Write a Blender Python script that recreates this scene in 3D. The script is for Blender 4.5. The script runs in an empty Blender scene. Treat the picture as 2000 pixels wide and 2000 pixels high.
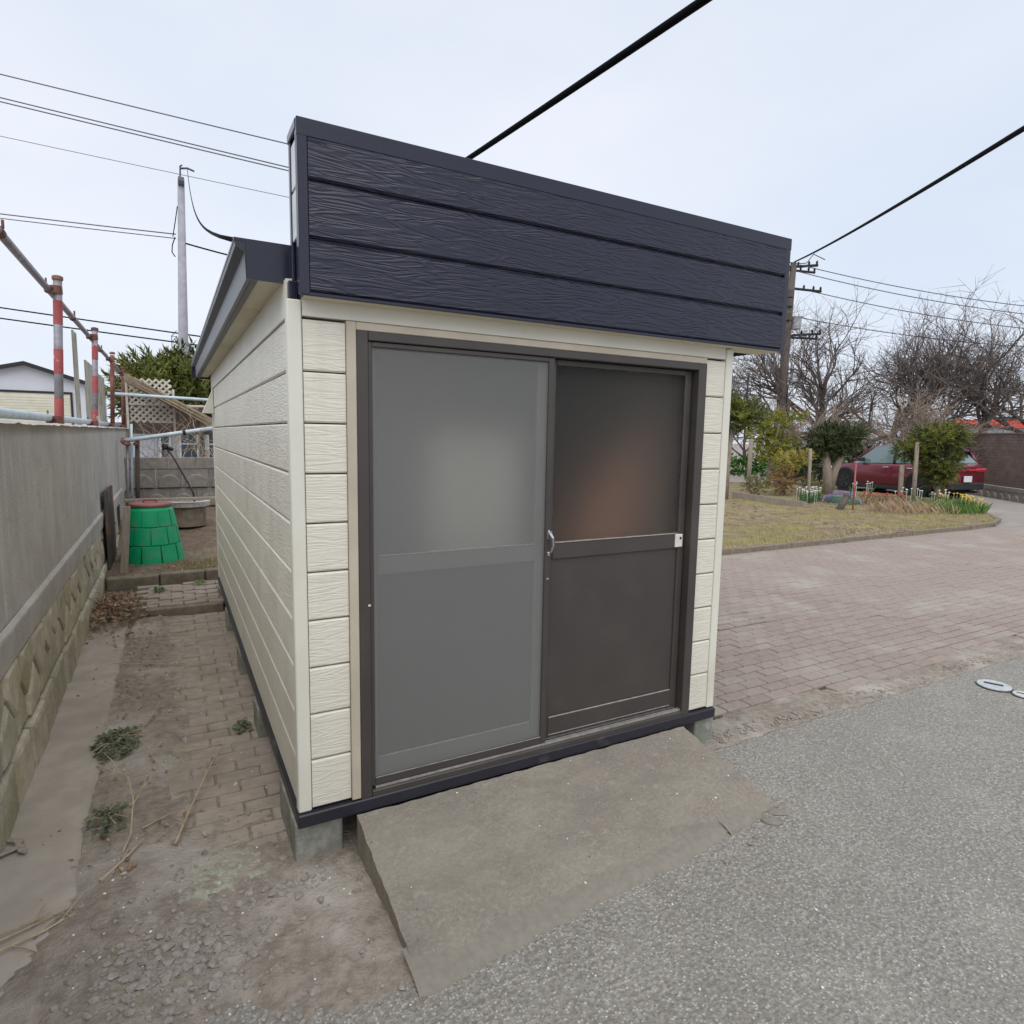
import bpy, math, random
from mathutils import Vector, Matrix, noise
R_ = math.radians
C = bpy.context.scene.collection
S = bpy.context.scene

# ---------------------------------------------------------------- camera
cam_d = bpy.data.cameras.new('camera')
cam = bpy.data.objects.new('camera', cam_d); C.objects.link(cam)
cam_d.sensor_width = 36; cam_d.lens = 22.02; cam_d.clip_start = 0.05; cam_d.clip_end = 1500
yaw, pit, rol = R_(28.64871), R_(6.85541), R_(1.0357)
F = Vector((math.sin(yaw)*math.cos(pit), math.cos(yaw)*math.cos(pit), -math.sin(pit)))
rt = Vector((math.cos(yaw), -math.sin(yaw), 0)); up = rt.cross(F)
X = math.cos(rol)*rt + math.sin(rol)*up; U = -math.sin(rol)*rt + math.cos(rol)*up
M = Matrix((X, U, -F)).transposed().to_4x4(); M.translation = (-0.376, -2.308, 1.635)
cam.matrix_world = M
S.camera = cam

# ---------------------------------------------------------------- sky, sun, exposure (overcast)
SUN_EL, SUN_AZ = R_(56), R_(210)          # azimuth clockwise from +Y: the bright part of the cloud, behind the camera
w = bpy.data.worlds.new('World'); S.world = w; w.use_nodes = True
nt = w.node_tree; nt.nodes.clear()
def wn(t, **k):
    n = nt.nodes.new(t)
    for a, b in k.items(): setattr(n, a, b)
    return n
sky = wn('ShaderNodeTexSky', sky_type='NISHITA', sun_disc=False, sun_elevation=SUN_EL, sun_rotation=SUN_AZ, air_density=1.0, dust_density=2.0)
tc = wn('ShaderNodeTexCoord'); mp = wn('ShaderNodeMapping'); mp.inputs['Scale'].default_value = (1.2, 1.2, 3.0)
nz = wn('ShaderNodeTexNoise'); nz.inputs['Scale'].default_value = 1.3; nz.inputs['Detail'].default_value = 4; nz.inputs['Roughness'].default_value = .5
rp = wn('ShaderNodeValToRGB')
rp.color_ramp.elements[0].position = .33; rp.color_ramp.elements[0].color = (.645, .71, .82, 1)
rp.color_ramp.elements[1].position = .68; rp.color_ramp.elements[1].color = (.775, .805, .875, 1)
sc10 = wn('ShaderNodeVectorMath', operation='SCALE'); sc10.inputs['Scale'].default_value = 8.9
mx = wn('ShaderNodeMix', data_type='RGBA'); mx.inputs['Factor'].default_value = .86
bg = wn('ShaderNodeBackground'); bg.inputs['Strength'].default_value = .1
ow = wn('ShaderNodeOutputWorld')
L = nt.links.new
L(tc.outputs['Generated'], mp.inputs['Vector']); L(mp.outputs[0], nz.inputs['Vector']); L(nz.outputs['Fac'], rp.inputs['Fac'])
L(rp.outputs['Color'], sc10.inputs[0]); L(sky.outputs['Color'], mx.inputs['A']); L(sc10.outputs[0], mx.inputs['B'])
L(mx.outputs['Result'], bg.inputs['Color']); L(bg.outputs[0], ow.inputs['Surface'])
sd = bpy.data.lights.new('sun', 'SUN'); sd.energy = 1.5; sd.angle = R_(75); sd.color = (1, .97, .92)
so = bpy.data.objects.new('sun', sd); C.objects.link(so)
sv = Vector((math.sin(SUN_AZ)*math.cos(SUN_EL), math.cos(SUN_AZ)*math.cos(SUN_EL), math.sin(SUN_EL)))
so.rotation_euler = sv.to_track_quat('Z', 'Y').to_euler(); so.location = sv*40
vs = S.view_settings; vs.view_transform = 'Standard'; vs.look = 'None'; vs.exposure = 0.46; vs.gamma = 1; vs.use_curve_mapping = False
S.cycles.use_denoising = True
S.cycles.max_bounces = 10; S.cycles.transparent_max_bounces = 16

# ---------------------------------------------------------------- helpers
rnd = random.Random(7)
def U_(a, b): return rnd.uniform(a, b)

class MB:
    """collects vertices and faces; build() links ONE mesh object in world coordinates"""
    def __init__(s): s.v = []; s.f = []
    def add(s, vs, fs):
        o = len(s.v); s.v += [tuple(p) for p in vs]; s.f += [tuple(i+o for i in f) for f in fs]; return s
    def box(s, a, b, bev=0):
        (x0, y0, z0), (x1, y1, z1) = a, b
        if not bev:
            return s.add([(x0,y0,z0),(x1,y0,z0),(x1,y1,z0),(x0,y1,z0),(x0,y0,z1),(x1,y0,z1),(x1,y1,z1),(x0,y1,z1)],
                         [(0,3,2,1),(4,5,6,7),(0,1,5,4),(1,2,6,5),(2,3,7,6),(3,0,4,7)])
        c = bev; vs = []
        for sx in (0, 1):
            for sy in (0, 1):
                for sz in (0, 1):
                    px, py, pz = (x0, x1)[sx], (y0, y1)[sy], (z0, z1)[sz]
                    dx, dy, dz = (c, -c)[sx], (c, -c)[sy], (c, -c)[sz]
                    vs += [(px, py+dy, pz+dz), (px+dx, py, pz+dz), (px+dx, py+dy, pz)]
        I = lambda sx, sy, sz, k: (sx*4+sy*2+sz)*3+k
        fs = []
        for a_ in (0, 1):
            fs.append((I(a_,0,0,0), I(a_,1,0,0), I(a_,1,1,0), I(a_,0,1,0)))
            fs.append((I(0,a_,0,1), I(1,a_,0,1), I(1,a_,1,1), I(0,a_,1,1)))
            fs.append((I(0,0,a_,2), I(1,0,a_,2), I(1,1,a_,2), I(0,1,a_,2)))
            for b_ in (0, 1):
                fs.append((I(0,a_,b_,1), I(1,a_,b_,1), I(1,a_,b_,2), I(0,a_,b_,2)))
                fs.append((I(a_,0,b_,0), I(a_,1,b_,0), I(a_,1,b_,2), I(a_,0,b_,2)))
                fs.append((I(a_,b_,0,0), I(a_,b_,1,0), I(a_,b_,1,1), I(a_,b_,0,1)))
                for c_ in (0, 1): fs.append(tuple(I(a_,b_,c_,k) for k in range(3)))
        return s.add(vs, fs)
    def prism(s, prof, axis, a, b):
        """profile points in the two other axes (in x,y,z order), extruded along axis from a to b"""
        n = len(prof)
        def P(t, q): return {'x': (t, q[0], q[1]), 'y': (q[0], t, q[1]), 'z': (q[0], q[1], t)}[axis]
        vs = [P(a, q) for q in prof] + [P(b, q) for q in prof]
        fs = [tuple(range(n))[::-1], tuple(range(n, 2*n))] + [(i, (i+1) % n, n+(i+1) % n, n+i) for i in range(n)]
        return s.add(vs, fs)
    def tube(s, pts, rad, n=8, caps=True):
        pts = [Vector(p) for p in pts]
        if not isinstance(rad, (list, tuple)): rad = [rad]*len(pts)
        o = len(s.v); pu = None
        for i, p in enumerate(pts):
            d = (pts[min(i+1, len(pts)-1)] - pts[max(i-1, 0)])
            d = d.normalized() if d.length > 1e-9 else Vector((0, 0, 1))
            if pu is None: pu = d.orthogonal().normalized()
            a = (pu - d*pu.dot(d))
            a = a.normalized() if a.length > 1e-6 else d.orthogonal().normalized()
            pu = a; b = d.cross(a)
            for k in range(n):
                t = 2*math.pi*k/n
                s.v.append(tuple(p + (a*math.cos(t) + b*math.sin(t))*rad[i]))
        for i in range(len(pts)-1):
            for k in range(n):
                k2 = (k+1) % n
                s.f.append((o+i*n+k, o+i*n+k2, o+(i+1)*n+k2, o+(i+1)*n+k))
        if caps and n > 2:
            s.f.append(tuple(range(o, o+n))[::-1]); e = o+(len(pts)-1)*n; s.f.append(tuple(range(e, e+n)))
        return s
    def lathe(s, prof, c, n=24, caps=True):
        o = len(s.v)
        for r, z in prof:
            for k in range(n):
                t = 2*math.pi*k/n; s.v.append((c[0]+r*math.cos(t), c[1]+r*math.sin(t), c[2]+z))
        for i in range(len(prof)-1):
            for k in range(n):
                k2 = (k+1) % n; s.f.append((o+i*n+k, o+i*n+k2, o+(i+1)*n+k2, o+(i+1)*n+k))
        if caps:
            s.f.append(tuple(range(o, o+n))[::-1]); e = o+(len(prof)-1)*n; s.f.append(tuple(range(e, e+n)))
        return s
    def poly(s, pts, z0, z1):
        n = len(pts)
        return s.add([(p[0], p[1], z0) for p in pts]+[(p[0], p[1], z1) for p in pts],
                     [tuple(range(n))[::-1], tuple(range(n, 2*n))]+[(i, (i+1) % n, n+(i+1) % n, n+i) for i in range(n)])
    def blob(s, c, r, seed=0, sq=(1, 1, 1), amp=.3, flat=0):
        """small irregular stone / chunk: a jittered 12-vertex icosahedron"""
        g = random.Random(seed); ph = (1+5**.5)/2
        vs = [(-1,ph,0),(1,ph,0),(-1,-ph,0),(1,-ph,0),(0,-1,ph),(0,1,ph),(0,-1,-ph),(0,1,-ph),(ph,0,-1),(ph,0,1),(-ph,0,-1),(-ph,0,1)]
        fs = [(0,11,5),(0,5,1),(0,1,7),(0,7,10),(0,10,11),(1,5,9),(5,11,4),(11,10,2),(10,7,6),(7,1,8),(3,9,4),(3,4,2),(3,2,6),(3,6,8),(3,8,9),(4,9,5),(2,4,11),(6,2,10),(8,6,7),(9,8,1)]
        an = g.uniform(0, 6.28); ca, sa = math.cos(an), math.sin(an); o = []
        for x, y, z in vs:
            k = r/1.9*(1+g.uniform(-amp, amp)); x, y, z = x*k*sq[0], y*k*sq[1], z*k*sq[2]
            o.append((c[0]+x*ca-y*sa, c[1]+x*sa+y*ca, c[2]+z))
        return s.add(o, fs)
    def build(s, name, m, parent=None, smooth=False, kind=None):
        me = bpy.data.meshes.new(name); me.from_pydata(s.v, [], s.f); me.validate(); me.update()
        if smooth: me.polygons.foreach_set('use_smooth', [True]*len(me.polygons))
        o = bpy.data.objects.new(name, me); C.objects.link(o)
        if m: me.materials.append(m)
        if parent: link_parent(o, parent)
        if kind: o['kind'] = kind
        return o

def world_of(o):
    m = o.matrix_basis.copy()
    if o.parent: m = world_of(o.parent) @ o.matrix_parent_inverse @ m
    return m
def link_parent(o, p):
    o.parent = p; o.matrix_parent_inverse = world_of(p).inverted()
def tag(o, label, cat, group=None, kind=None):
    o['label'] = label; o['category'] = cat
    if group: o['group'] = group
    if kind: o['kind'] = kind
    return o
def thing(name, label, cat, loc=(0, 0, 0), group=None):
    o = bpy.data.objects.new(name, None); C.objects.link(o); o.location = loc; o.empty_display_size = .1
    return tag(o, label, cat, group)
def struct(o): o['kind'] = 'structure'; return o
def inst(mesh_obj, loc, rot=(0, 0, 0), sc=(1, 1, 1), parent=None, name=None):
    o = mesh_obj.copy(); o.name = name or mesh_obj.name.split('.')[0]; C.objects.link(o)
    o.parent = None; o.matrix_parent_inverse = Matrix()
    o.location = loc; o.rotation_euler = rot; o.scale = sc
    if parent: link_parent(o, parent)
    return o

# ---------------------------------------------------------------- materials
def new_mat(name):
    m = bpy.data.materials.new(name); m.use_nodes = True; n = m.node_tree
    return m, n, n.nodes['Principled BSDF']
def nd(n, t, **k):
    x = n.nodes.new(t)
    for a, b in k.items(): setattr(x, a, b)
    return x
def pos(n, scale=(1, 1, 1), obj=False):
    if obj:
        g = nd(n, 'ShaderNodeTexCoord'); out = g.outputs['Object']
    else:
        g = nd(n, 'ShaderNodeNewGeometry'); out = g.outputs['Position']
    m = nd(n, 'ShaderNodeMapping'); m.inputs['Scale'].default_value = scale
    n.links.new(out, m.inputs['Vector']); return m.outputs[0]
def noise_fac(n, vec, scale, detail=4, rough=.55, dist=0, lo=.35, hi=.65):
    t = nd(n, 'ShaderNodeTexNoise'); t.inputs['Scale'].default_value = scale; t.inputs['Detail'].default_value = detail
    t.inputs['Roughness'].default_value = rough; t.inputs['Distortion'].default_value = dist
    n.links.new(vec, t.inputs['Vector'])
    r = nd(n, 'ShaderNodeMapRange', clamp=True); r.inputs['From Min'].default_value = lo; r.inputs['From Max'].default_value = hi
    n.links.new(t.outputs['Fac'], r.inputs['Value']); return r.outputs[0]
def mixc(n, fac, a, b, blend='MIX'):
    x = nd(n, 'ShaderNodeMix', data_type='RGBA', blend_type=blend)
    for k, v in (('A', a), ('B', b)):
        if hasattr(v, 'links'): n.links.new(v, x.inputs[k])
        else: x.inputs[k].default_value = (*v, 1)
    if hasattr(fac, 'links'): n.links.new(fac, x.inputs['Factor'])
    else: x.inputs['Factor'].default_value = fac
    return x.outputs['Result']
def mul(n, a, k):
    x = nd(n, 'ShaderNodeMath', operation='MULTIPLY')
    n.links.new(a, x.inputs[0])
    if hasattr(k, 'links'): n.links.new(k, x.inputs[1])
    else: x.inputs[1].default_value = k
    return x.outputs[0]
def bump(n, b, h, strength=.4, dist=.01):
    x = nd(n, 'ShaderNodeBump'); x.inputs['Strength'].default_value = strength; x.inputs['Distance'].default_value = dist
    n.links.new(h, x.inputs['Height'])
    if b.inputs['Normal'].links: n.links.new(b.inputs['Normal'].links[0].from_socket, x.inputs['Normal'])
    n.links.new(x.outputs[0], b.inputs['Normal'])
def rand_obj(n):
    i = nd(n, 'ShaderNodeObjectInfo'); return i.outputs['Random']
def mat(name, c1, c2=None, sc=8, rough=.7, bsc=None, bst=.3, bd=.01, metal=0, stretch=(1, 1, 1), spec=.5, c3=None, sc3=1.5, lo=.35, hi=.65, lo3=.5, hi3=.7, vary=0, obj=False, coat=0):
    """two-tone procedural material: fine noise c1/c2, larger stains c3, bump"""
    m, n, b = new_mat(name)
    v = pos(n, stretch, obj); col = c1
    if c2: col = mixc(n, noise_fac(n, v, sc, lo=lo, hi=hi), c1, c2)
    if c3: col = mixc(n, noise_fac(n, v, sc3, 5, .6, lo=lo3, hi=hi3), col, c3)
    if vary:
        mr = nd(n, 'ShaderNodeMapRange'); mr.inputs['To Min'].default_value = 1-vary; mr.inputs['To Max'].default_value = 1+vary
        n.links.new(rand_obj(n), mr.inputs['Value'])
        cc = nd(n, 'ShaderNodeCombineColor')
        for k in range(3): n.links.new(mr.outputs[0], cc.inputs[k])
        col = mixc(n, 1.0, col, cc.outputs[0], 'MULTIPLY')
    if hasattr(col, 'links'): n.links.new(col, b.inputs['Base Color'])
    else: b.inputs['Base Color'].default_value = (*col, 1)
    b.inputs['Roughness'].default_value = rough; b.inputs['Metallic'].default_value = metal
    b.inputs['Specular IOR Level'].default_value = spec; b.inputs['Coat Weight'].default_value = coat
    if bsc: bump(n, b, noise_fac(n, v, bsc, 5, .6, lo=.2, hi=.8), bst, bd)
    return m

def mat_siding(name, c, c2, rough, st, grain=(3.5, 3.5, 30), lines=.13):
    m, n, b = new_mat(name)
    v = pos(n, grain)
    h = noise_fac(n, v, 1.0, 2, .45, .6, .2, .8)
    ridge = nd(n, 'ShaderNodeMath', operation='PINGPONG'); ridge.inputs[1].default_value = lines
    n.links.new(h, ridge.inputs[0])
    vb = pos(n, (1.2, 1.2, 1.2))
    col = mixc(n, noise_fac(n, vb, 1.3, 5, .6, lo=.3, hi=.75), c, c2)
    col = mixc(n, mul(n, noise_fac(n, pos(n, (3.5, 3.5, .7)), 1.7, 6, .65, lo=.52, hi=.8), .35), col, tuple(x*.62 for x in c2))
    col = mixc(n, mul(n, noise_fac(n, vb, 45, 3, .6, lo=.6, hi=.75), .3), col, tuple(x*.6 for x in c2))
    n.links.new(col, b.inputs['Base Color'])
    rr_ = nd(n, 'ShaderNodeMapRange'); rr_.inputs['To Min'].default_value = rough*.8; rr_.inputs['To Max'].default_value = rough*1.5
    n.links.new(noise_fac(n, vb, 4, 5, .6), rr_.inputs['Value']); n.links.new(rr_.outputs[0], b.inputs['Roughness'])
    bump(n, b, ridge.outputs[0], st, .012)
    return m

def mat_asphalt(name, c_dark, c_mid, c_lite, sc=1.0, amt=1.0):
    m, n, b = new_mat(name); v = pos(n)
    vo = nd(n, 'ShaderNodeTexVoronoi'); vo.inputs['Scale'].default_value = 95*sc; n.links.new(v, vo.inputs['Vector'])
    hs = nd(n, 'ShaderNodeSeparateColor'); n.links.new(vo.outputs['Color'], hs.inputs[0])
    st = nd(n, 'ShaderNodeMapRange', clamp=True); st.inputs['From Min'].default_value = .52; st.inputs['From Max'].default_value = .98
    n.links.new(hs.outputs[0], st.inputs['Value'])
    edge = nd(n, 'ShaderNodeMapRange', clamp=True); edge.inputs['From Min'].default_value = .62; edge.inputs['From Max'].default_value = .2
    n.links.new(vo.outputs['Distance'], edge.inputs['Value'])
    stone = mul(n, mul(n, st.outputs[0], edge.outputs[0]), amt)
    fine = noise_fac(n, v, 60*sc, 4, .6, lo=.36, hi=.62)
    big = noise_fac(n, v, 1.1, 6, .6, lo=.35, hi=.7)
    col = mixc(n, fine, c_dark, c_mid); col = mixc(n, mul(n, big, .45), col, tuple(x*.70 for x in c_mid)); col = mixc(n, mul(n, noise_fac(n, v, 2.7, 6, .65, lo=.5, hi=.75), .4), col, tuple(x*1.18 for x in c_mid)); col = mixc(n, stone, col, c_lite)
    fl = noise_fac(n, v, 26*sc, 2, .5, lo=.62, hi=.7); col = mixc(n, mul(n, fl, .5), col, tuple(x*1.25 for x in c_mid))
    n.links.new(col, b.inputs['Base Color']); b.inputs['Roughness'].default_value = .9; b.inputs['Specular IOR Level'].default_value = .25
    ad = nd(n, 'ShaderNodeMath', operation='ADD'); n.links.new(stone, ad.inputs[0]); n.links.new(fine, ad.inputs[1])
    bump(n, b, ad.outputs[0], .7*amt, .006)
    return m

def mat_foliage(name, c1, c2, sc=2.5):
    m, n, b = new_mat(name)
    v = pos(n)
    col = mixc(n, noise_fac(n, v, sc, 3, lo=.35, hi=.65), c1, c2)
    col = mixc(n, mul(n, noise_fac(n, v, sc*14, 2), .45), col, tuple(x*.55 for x in c1))
    n.links.new(col, b.inputs['Base Color']); b.inputs['Roughness'].default_value = .6; b.inputs['Specular IOR Level'].default_value = .3
    b.inputs['Subsurface Weight'].default_value = 0
    return m

CREAM, CREAM2 = (.72, .685, .585), (.66, .625, .53)
m_cream = mat_siding('cream_siding', CREAM, CREAM2, .36, .6, (4, 4, 34), .15)
m_dark_siding = mat_siding('charcoal_siding', (.0155, .0175, .036), (.013, .0145, .030), .27, 1.0, (3.2, 3.2, 30), .12)
m_charcoal = mat('charcoal_metal', (.017, .0185, .036), (.0145, .016, .031), sc=3, rough=.22, bsc=25, bst=.05)
m_cream_trim = mat('cream_trim', (.72, .70, .61), (.66, .64, .55), sc=3, rough=.45, c3=(.55, .51, .40), lo3=.6, hi3=.85)
m_cream_soffit = mat('cream_soffit', (.72, .66, .50), (.63, .57, .42), sc=2, rough=.6, c3=(.5, .43, .29), sc3=2.2, lo3=.55, hi3=.8)
m_backing = mat('wall_backing', (.10, .09, .075), (.07, .065, .055), sc=5)
m_bronze = mat('bronze_aluminium', (.068, .058, .053), (.058, .05, .046), sc=4, rough=.42, metal=.15, c3=(.085, .075, .068), sc3=3, lo3=.55, hi3=.8)
m_bronze_dk = mat('dark_bronze', (.03, .026, .024), rough=.6)  # dark bronze of the keyhole and the valve cover rings
m_lite_edge = mat('alu_edge_highlight', (.45, .43, .40), (.3, .28, .26), sc=30, rough=.4, metal=.3)  # pale aluminium for tracks and catch, painted highlight on the door rails
m_casing = mat('tan_casing', (.52, .46, .36), (.44, .385, .30), sc=4, rough=.6)
m_sill = mat('charcoal_base', (.022, .021, .032), (.016, .016, .024), sc=6, rough=.4, c3=(.1, .095, .10), sc3=6, lo3=.6, hi3=.75)
m_white_pl = mat('white_plastic', (.74, .72, .64), (.66, .63, .55), sc=20, rough=.4)
m_black = mat('black_rubber', (.012, .012, .014), rough=.5)
m_chrome = mat('chrome', (.6, .6, .6), rough=.25, metal=1)
m_card = mat('cardboard', (.46, .24, .15), (.40, .205, .125), sc=4, rough=.8)
m_int = mat('shed_lining', (.30, .27, .22), (.25, .22, .18), sc=4, rough=.8)
m_paleint = mat('pale_sheet', (.85, .88, .82), rough=.7)
m_conc = mat_asphalt('ramp_concrete', (.195, .173, .144), (.262, .234, .197), (.37, .34, .285), 1.2, .4)
n = m_conc.node_tree; bb = n.nodes['Principled BSDF']; col = bb.inputs['Base Color'].links[0].from_socket; v = pos(n)
col = mixc(n, mul(n, noise_fac(n, v, 3.2, 6, .65, lo=.46, hi=.7), .55), col, (.30, .275, .215))
col = mixc(n, mul(n, noise_fac(n, pos(n, (1.2, 3, 1)), 2.1, 6, .7, lo=.5, hi=.72), .6), col, (.150, .134, .115))
col = mixc(n, noise_fac(n, v, 34, 3, .6, lo=.70, hi=.74), col, (.10, .09, .075))
n.links.new(col, bb.inputs['Base Color'])
m_block = mat('concrete_block', (.34, .33, .29), (.22, .22, .19), sc=30, rough=.95, bsc=90, bst=.5, bd=.004, c3=(.20, .22, .17), sc3=9, lo3=.48, hi3=.66, spec=.2)
m_asph = mat_asphalt('asphalt', (.175, .163, .142), (.325, .305, .27), (.55, .53, .48), 1.05)
m_road = mat('far_paving', (.30, .265, .24), (.25, .22, .20), sc=3, rough=.9, bsc=30, bst=.3, c3=(.33, .295, .26), sc3=.4)
m_dirt = mat('dirt', (.345, .30, .25), (.235, .20, .163), sc=22, rough=.97, bsc=70, bst=.8, bd=.012, c3=(.45, .41, .36), sc3=2.3, lo3=.48, hi3=.66, spec=.15)
m_strip = mat('old_concrete', (.43, .385, .33), (.36, .32, .272), sc=7, rough=.95, bsc=120, bst=.35, bd=.004, c3=(.32, .285, .245), sc3=2.0, lo3=.46, hi3=.72, spec=.15)
m_brick_r = mat('paving_brick_mauve', (.315, .26, .226), (.262, .215, .187), sc=30, rough=.92, bsc=140, bst=.4, bd=.003, vary=.07, spec=.15, c3=(.35, .32, .285), sc3=1.4, lo3=.5, hi3=.75)
m_brick_l = mat('paving_brick_dirty', (.37, .315, .26), (.30, .255, .21), sc=14, rough=.95, bsc=120, bst=.4, bd=.004, vary=.07, spec=.15, c3=(.25, .225, .175), sc3=3, lo3=.5, hi3=.7)
m_joint = mat('joint_sand', (.085, .07, .056), (.055, .045, .037), sc=40, rough=1, c3=(.15, .13, .10), sc3=5, lo3=.55, hi3=.7)
m_kerb = mat('kerb_concrete', (.26, .22, .17), (.18, .15, .115), sc=14, rough=.95, bsc=60, bst=.5, spec=.2)
m_moss = mat('mossy_sand', (.42, .41, .34), (.30, .30, .235), sc=90, rough=1, bsc=120, bst=.8, bd=.006, spec=.1)
m_pebble = mat('pebble', (.42, .40, .36), (.3, .28, .25), sc=40, rough=.85, vary=.3)
m_crumb = mat('asphalt_crumb', (.33, .295, .26), (.22, .195, .17), sc=50, rough=.95, bsc=200, bst=.5, bd=.003)
m_twig = mat('dry_twig', (.45, .37, .26), (.33, .26, .18), sc=30, rough=.9)
m_dleaf = mat('dead_leaf', (.33, .22, .14), (.20, .12, .075), sc=25, rough=.85, c3=(.46, .36, .26), sc3=18, lo3=.52, hi3=.62)

# ================================================================ THE SETTING
def fbm(x, y, s, o=4, seed=0.0):
    return noise.fractal(Vector((x*s+seed, y*s-seed, seed*.7)), 1.0, 2.0, o)
def grid(x0, x1, y0, y1, st, hf, keep=None):
    nx = max(2, int((x1-x0)/st)); ny = max(2, int((y1-y0)/st)); b = MB()
    for j in range(ny+1):
        for i in range(nx+1):
            x = x0+(x1-x0)*i/nx; y = y0+(y1-y0)*j/ny; b.v.append((x, y, hf(x, y)))
    for j in range(ny):
        for i in range(nx):
            a = j*(nx+1)+i
            if keep is None or keep(x0+(x1-x0)*(i+.5)/nx, y0+(y1-y0)*(j+.5)/ny): b.f.append((a, a+1, a+nx+2, a+nx+1))
    return b
g = MB(); g.add([(-300,-300,-.12),(300,-300,-.12),(300,300,-.12),(-300,300,-.12)], [(0,1,2,3)])
struct(g.build('ground', m_road))

# asphalt driveway: rough grained sheet with a broken edge against the bricks
def asp_edge(x): return -.055+.018*fbm(x, 3, 6)+(.012*fbm(x, 9, 25))
def asp_h(x, y): return .004*fbm(x, y, 1.3)+.0012*fbm(x, y, 30, 2)
b = MB(); NX = 420
for j in range(60):
    for i in range(NX+1):
        x = -1.6+14.6*(i/NX)**1.25
        e = asp_edge(x); t = j/59; y = e-(t**1.6)*4.2
        z = asp_h(x, y) if j > 0 else -.04
        b.v.append((x, y, z))
for j in range(59):
    for i in range(NX): a = j*(NX+1)+i; b.f.append((a, a+NX+1, a+NX+2, a+1))
struct(b.build('asphalt_driveway', m_asph, smooth=True))
g = MB(); g.add([(13, -4.25, -.004), (60, -4.25, -.004), (60, -.05, -.004), (13, -.05, -.004)], [(0,1,2,3)]); g.add([(-6, -30, -.004), (60, -30, -.004), (60, -4.25, -.004), (-6, -4.25, -.004)], [(0,1,2,3)])
struct(g.build('road', m_road))

# bare earth left of the shed: lies over the bricks where dirt has washed across
def dirt_h(x, y):
    n1 = fbm(x, y, 2.2, 5, 3.1); n2 = fbm(x, y, 11, 4, 8.2); n3 = fbm(x, y, 38, 3, 1.7)
    h = -.0095
    cover = math.exp(-((x+.60)/.20)**2)*.022                       # dirt along the slab's edge
    cover += max(0, min(1, (.42-y)/.35))*.018                       # in front of the shed
    h += cover + .007*n1 + .006*n2 + .0028*n3
    if y < -.45: h -= max(0, (-.45-y))*.05 + 0                       # sinks under the asphalt
    return h
b = grid(-1.16, .30, -2.2, 4.0, .0125, dirt_h)
struct(b.build('dirt', m_dirt, smooth=True))
b = grid(.2, 2.35, -.06, 4.5, .1, lambda x, y: -.02+.004*fbm(x, y, 3)); struct(b.build('dirt', m_dirt, smooth=True))

# old concrete slab along the foot of the retaining wall
def strip_edge(y):
    e = -.725+.012*fbm(y, 1, 3)+.006*fbm(y, 5, 17)
    if y < .32: e += (.32-y)*.16+.05*max(0, fbm(y, 2, 1.7))*min(1, (.32-y)*4)
    return min(e, -.38)
b = MB(); NY = 260; NXs = 16
for j in range(NY+1):
    y = -2.3+6.2*j/NY; e = strip_edge(y)
    for i in range(NXs+1):
        t = i/NXs; x = -1.14+(e+1.14)*t; z = .014+.004*fbm(x, y, 2.5)+.0012*fbm(x, y, 20)
        if i == NXs: z = -.03
        b.v.append((x, y, z))
for j in range(NY):
    for i in range(NXs): a = j*(NXs+1)+i; b.f.append((a, a+1, a+NXs+2, a+NXs+1))
struct(b.build('concrete_strip', m_strip, smooth=True))

# ---- brick paving
brick = MB().box((-.0965, -.0452, -.05), (.0965, .0452, 0), .005)
brick_proto_r = brick.build('brick', m_brick_r); brick_proto_l = brick.build('brick', m_brick_l)
def lay(parent, proto, spots, limit, m):
    spots.sort(key=lambda q: q[0]); used = 0; rest = MB()
    for d, x, y, z, rx, ry, rz, L_ in spots:
        if used < limit:
            if used == 0:
                o = proto; o.location = (x, y, z); o.rotation_euler = (rx, ry, rz); link_parent(o, parent)
            else: o = inst(proto, (x, y, z), (rx, ry, rz), (1, 1, 1), parent)
            used += 1
        else:
            rest.box((x-.0965, y-.0452, z-.04), (x+.0965, y+.0452, z), .005)
    if rest.v: rest.build('bricks', m, parent, kind='stuff')
def vis(x, y):
    return -.376+(x+.376)*2.308/(y+2.308) > 2.02
bed = MB(); bed.add([(2.05, .10, -.014), (40, .10, -.014), (40, 4.02, -.014), (2.05, 4.02, -.014)], [(0,1,2,3)])
paving = struct(bed.build('brick_paving', m_joint))
spots = []
for k in range(39):
    y = .195+.1*k
    for i in range(-1, 60):
        x = 2.13+.2*i+(.1 if k % 2 else 0)+.015
        if x < 2.18 and y < .3: continue
        if y < .25 and fbm(x, y, 2.2) > .25: continue
        z = .0+.0012*rnd.gauss(0, 1)+.006*fbm(x, y, .8); rx, ry = rnd.gauss(0, .004), rnd.gauss(0, .004)
        if abs(x-4.05) < .36 and abs(y-1.72) < .26: z += .012; rx -= .03
        spots.append((math.hypot(x+.376, y+2.308)+(0 if vis(x, y) else 100), x, y, z, rx, ry, rnd.gauss(0, .006), 0))
lay(paving, brick_proto_r, spots, 300, m_brick_r)
# far part of the paving, too far to pick bricks apart
g = MB(); g.add([(13.95, .1, -.006), (60, .1, -.006), (60, 22, -.006), (13.95, 22, -.006)], [(0,1,2,3)]); struct(g.build('pavement', m_road))

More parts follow.
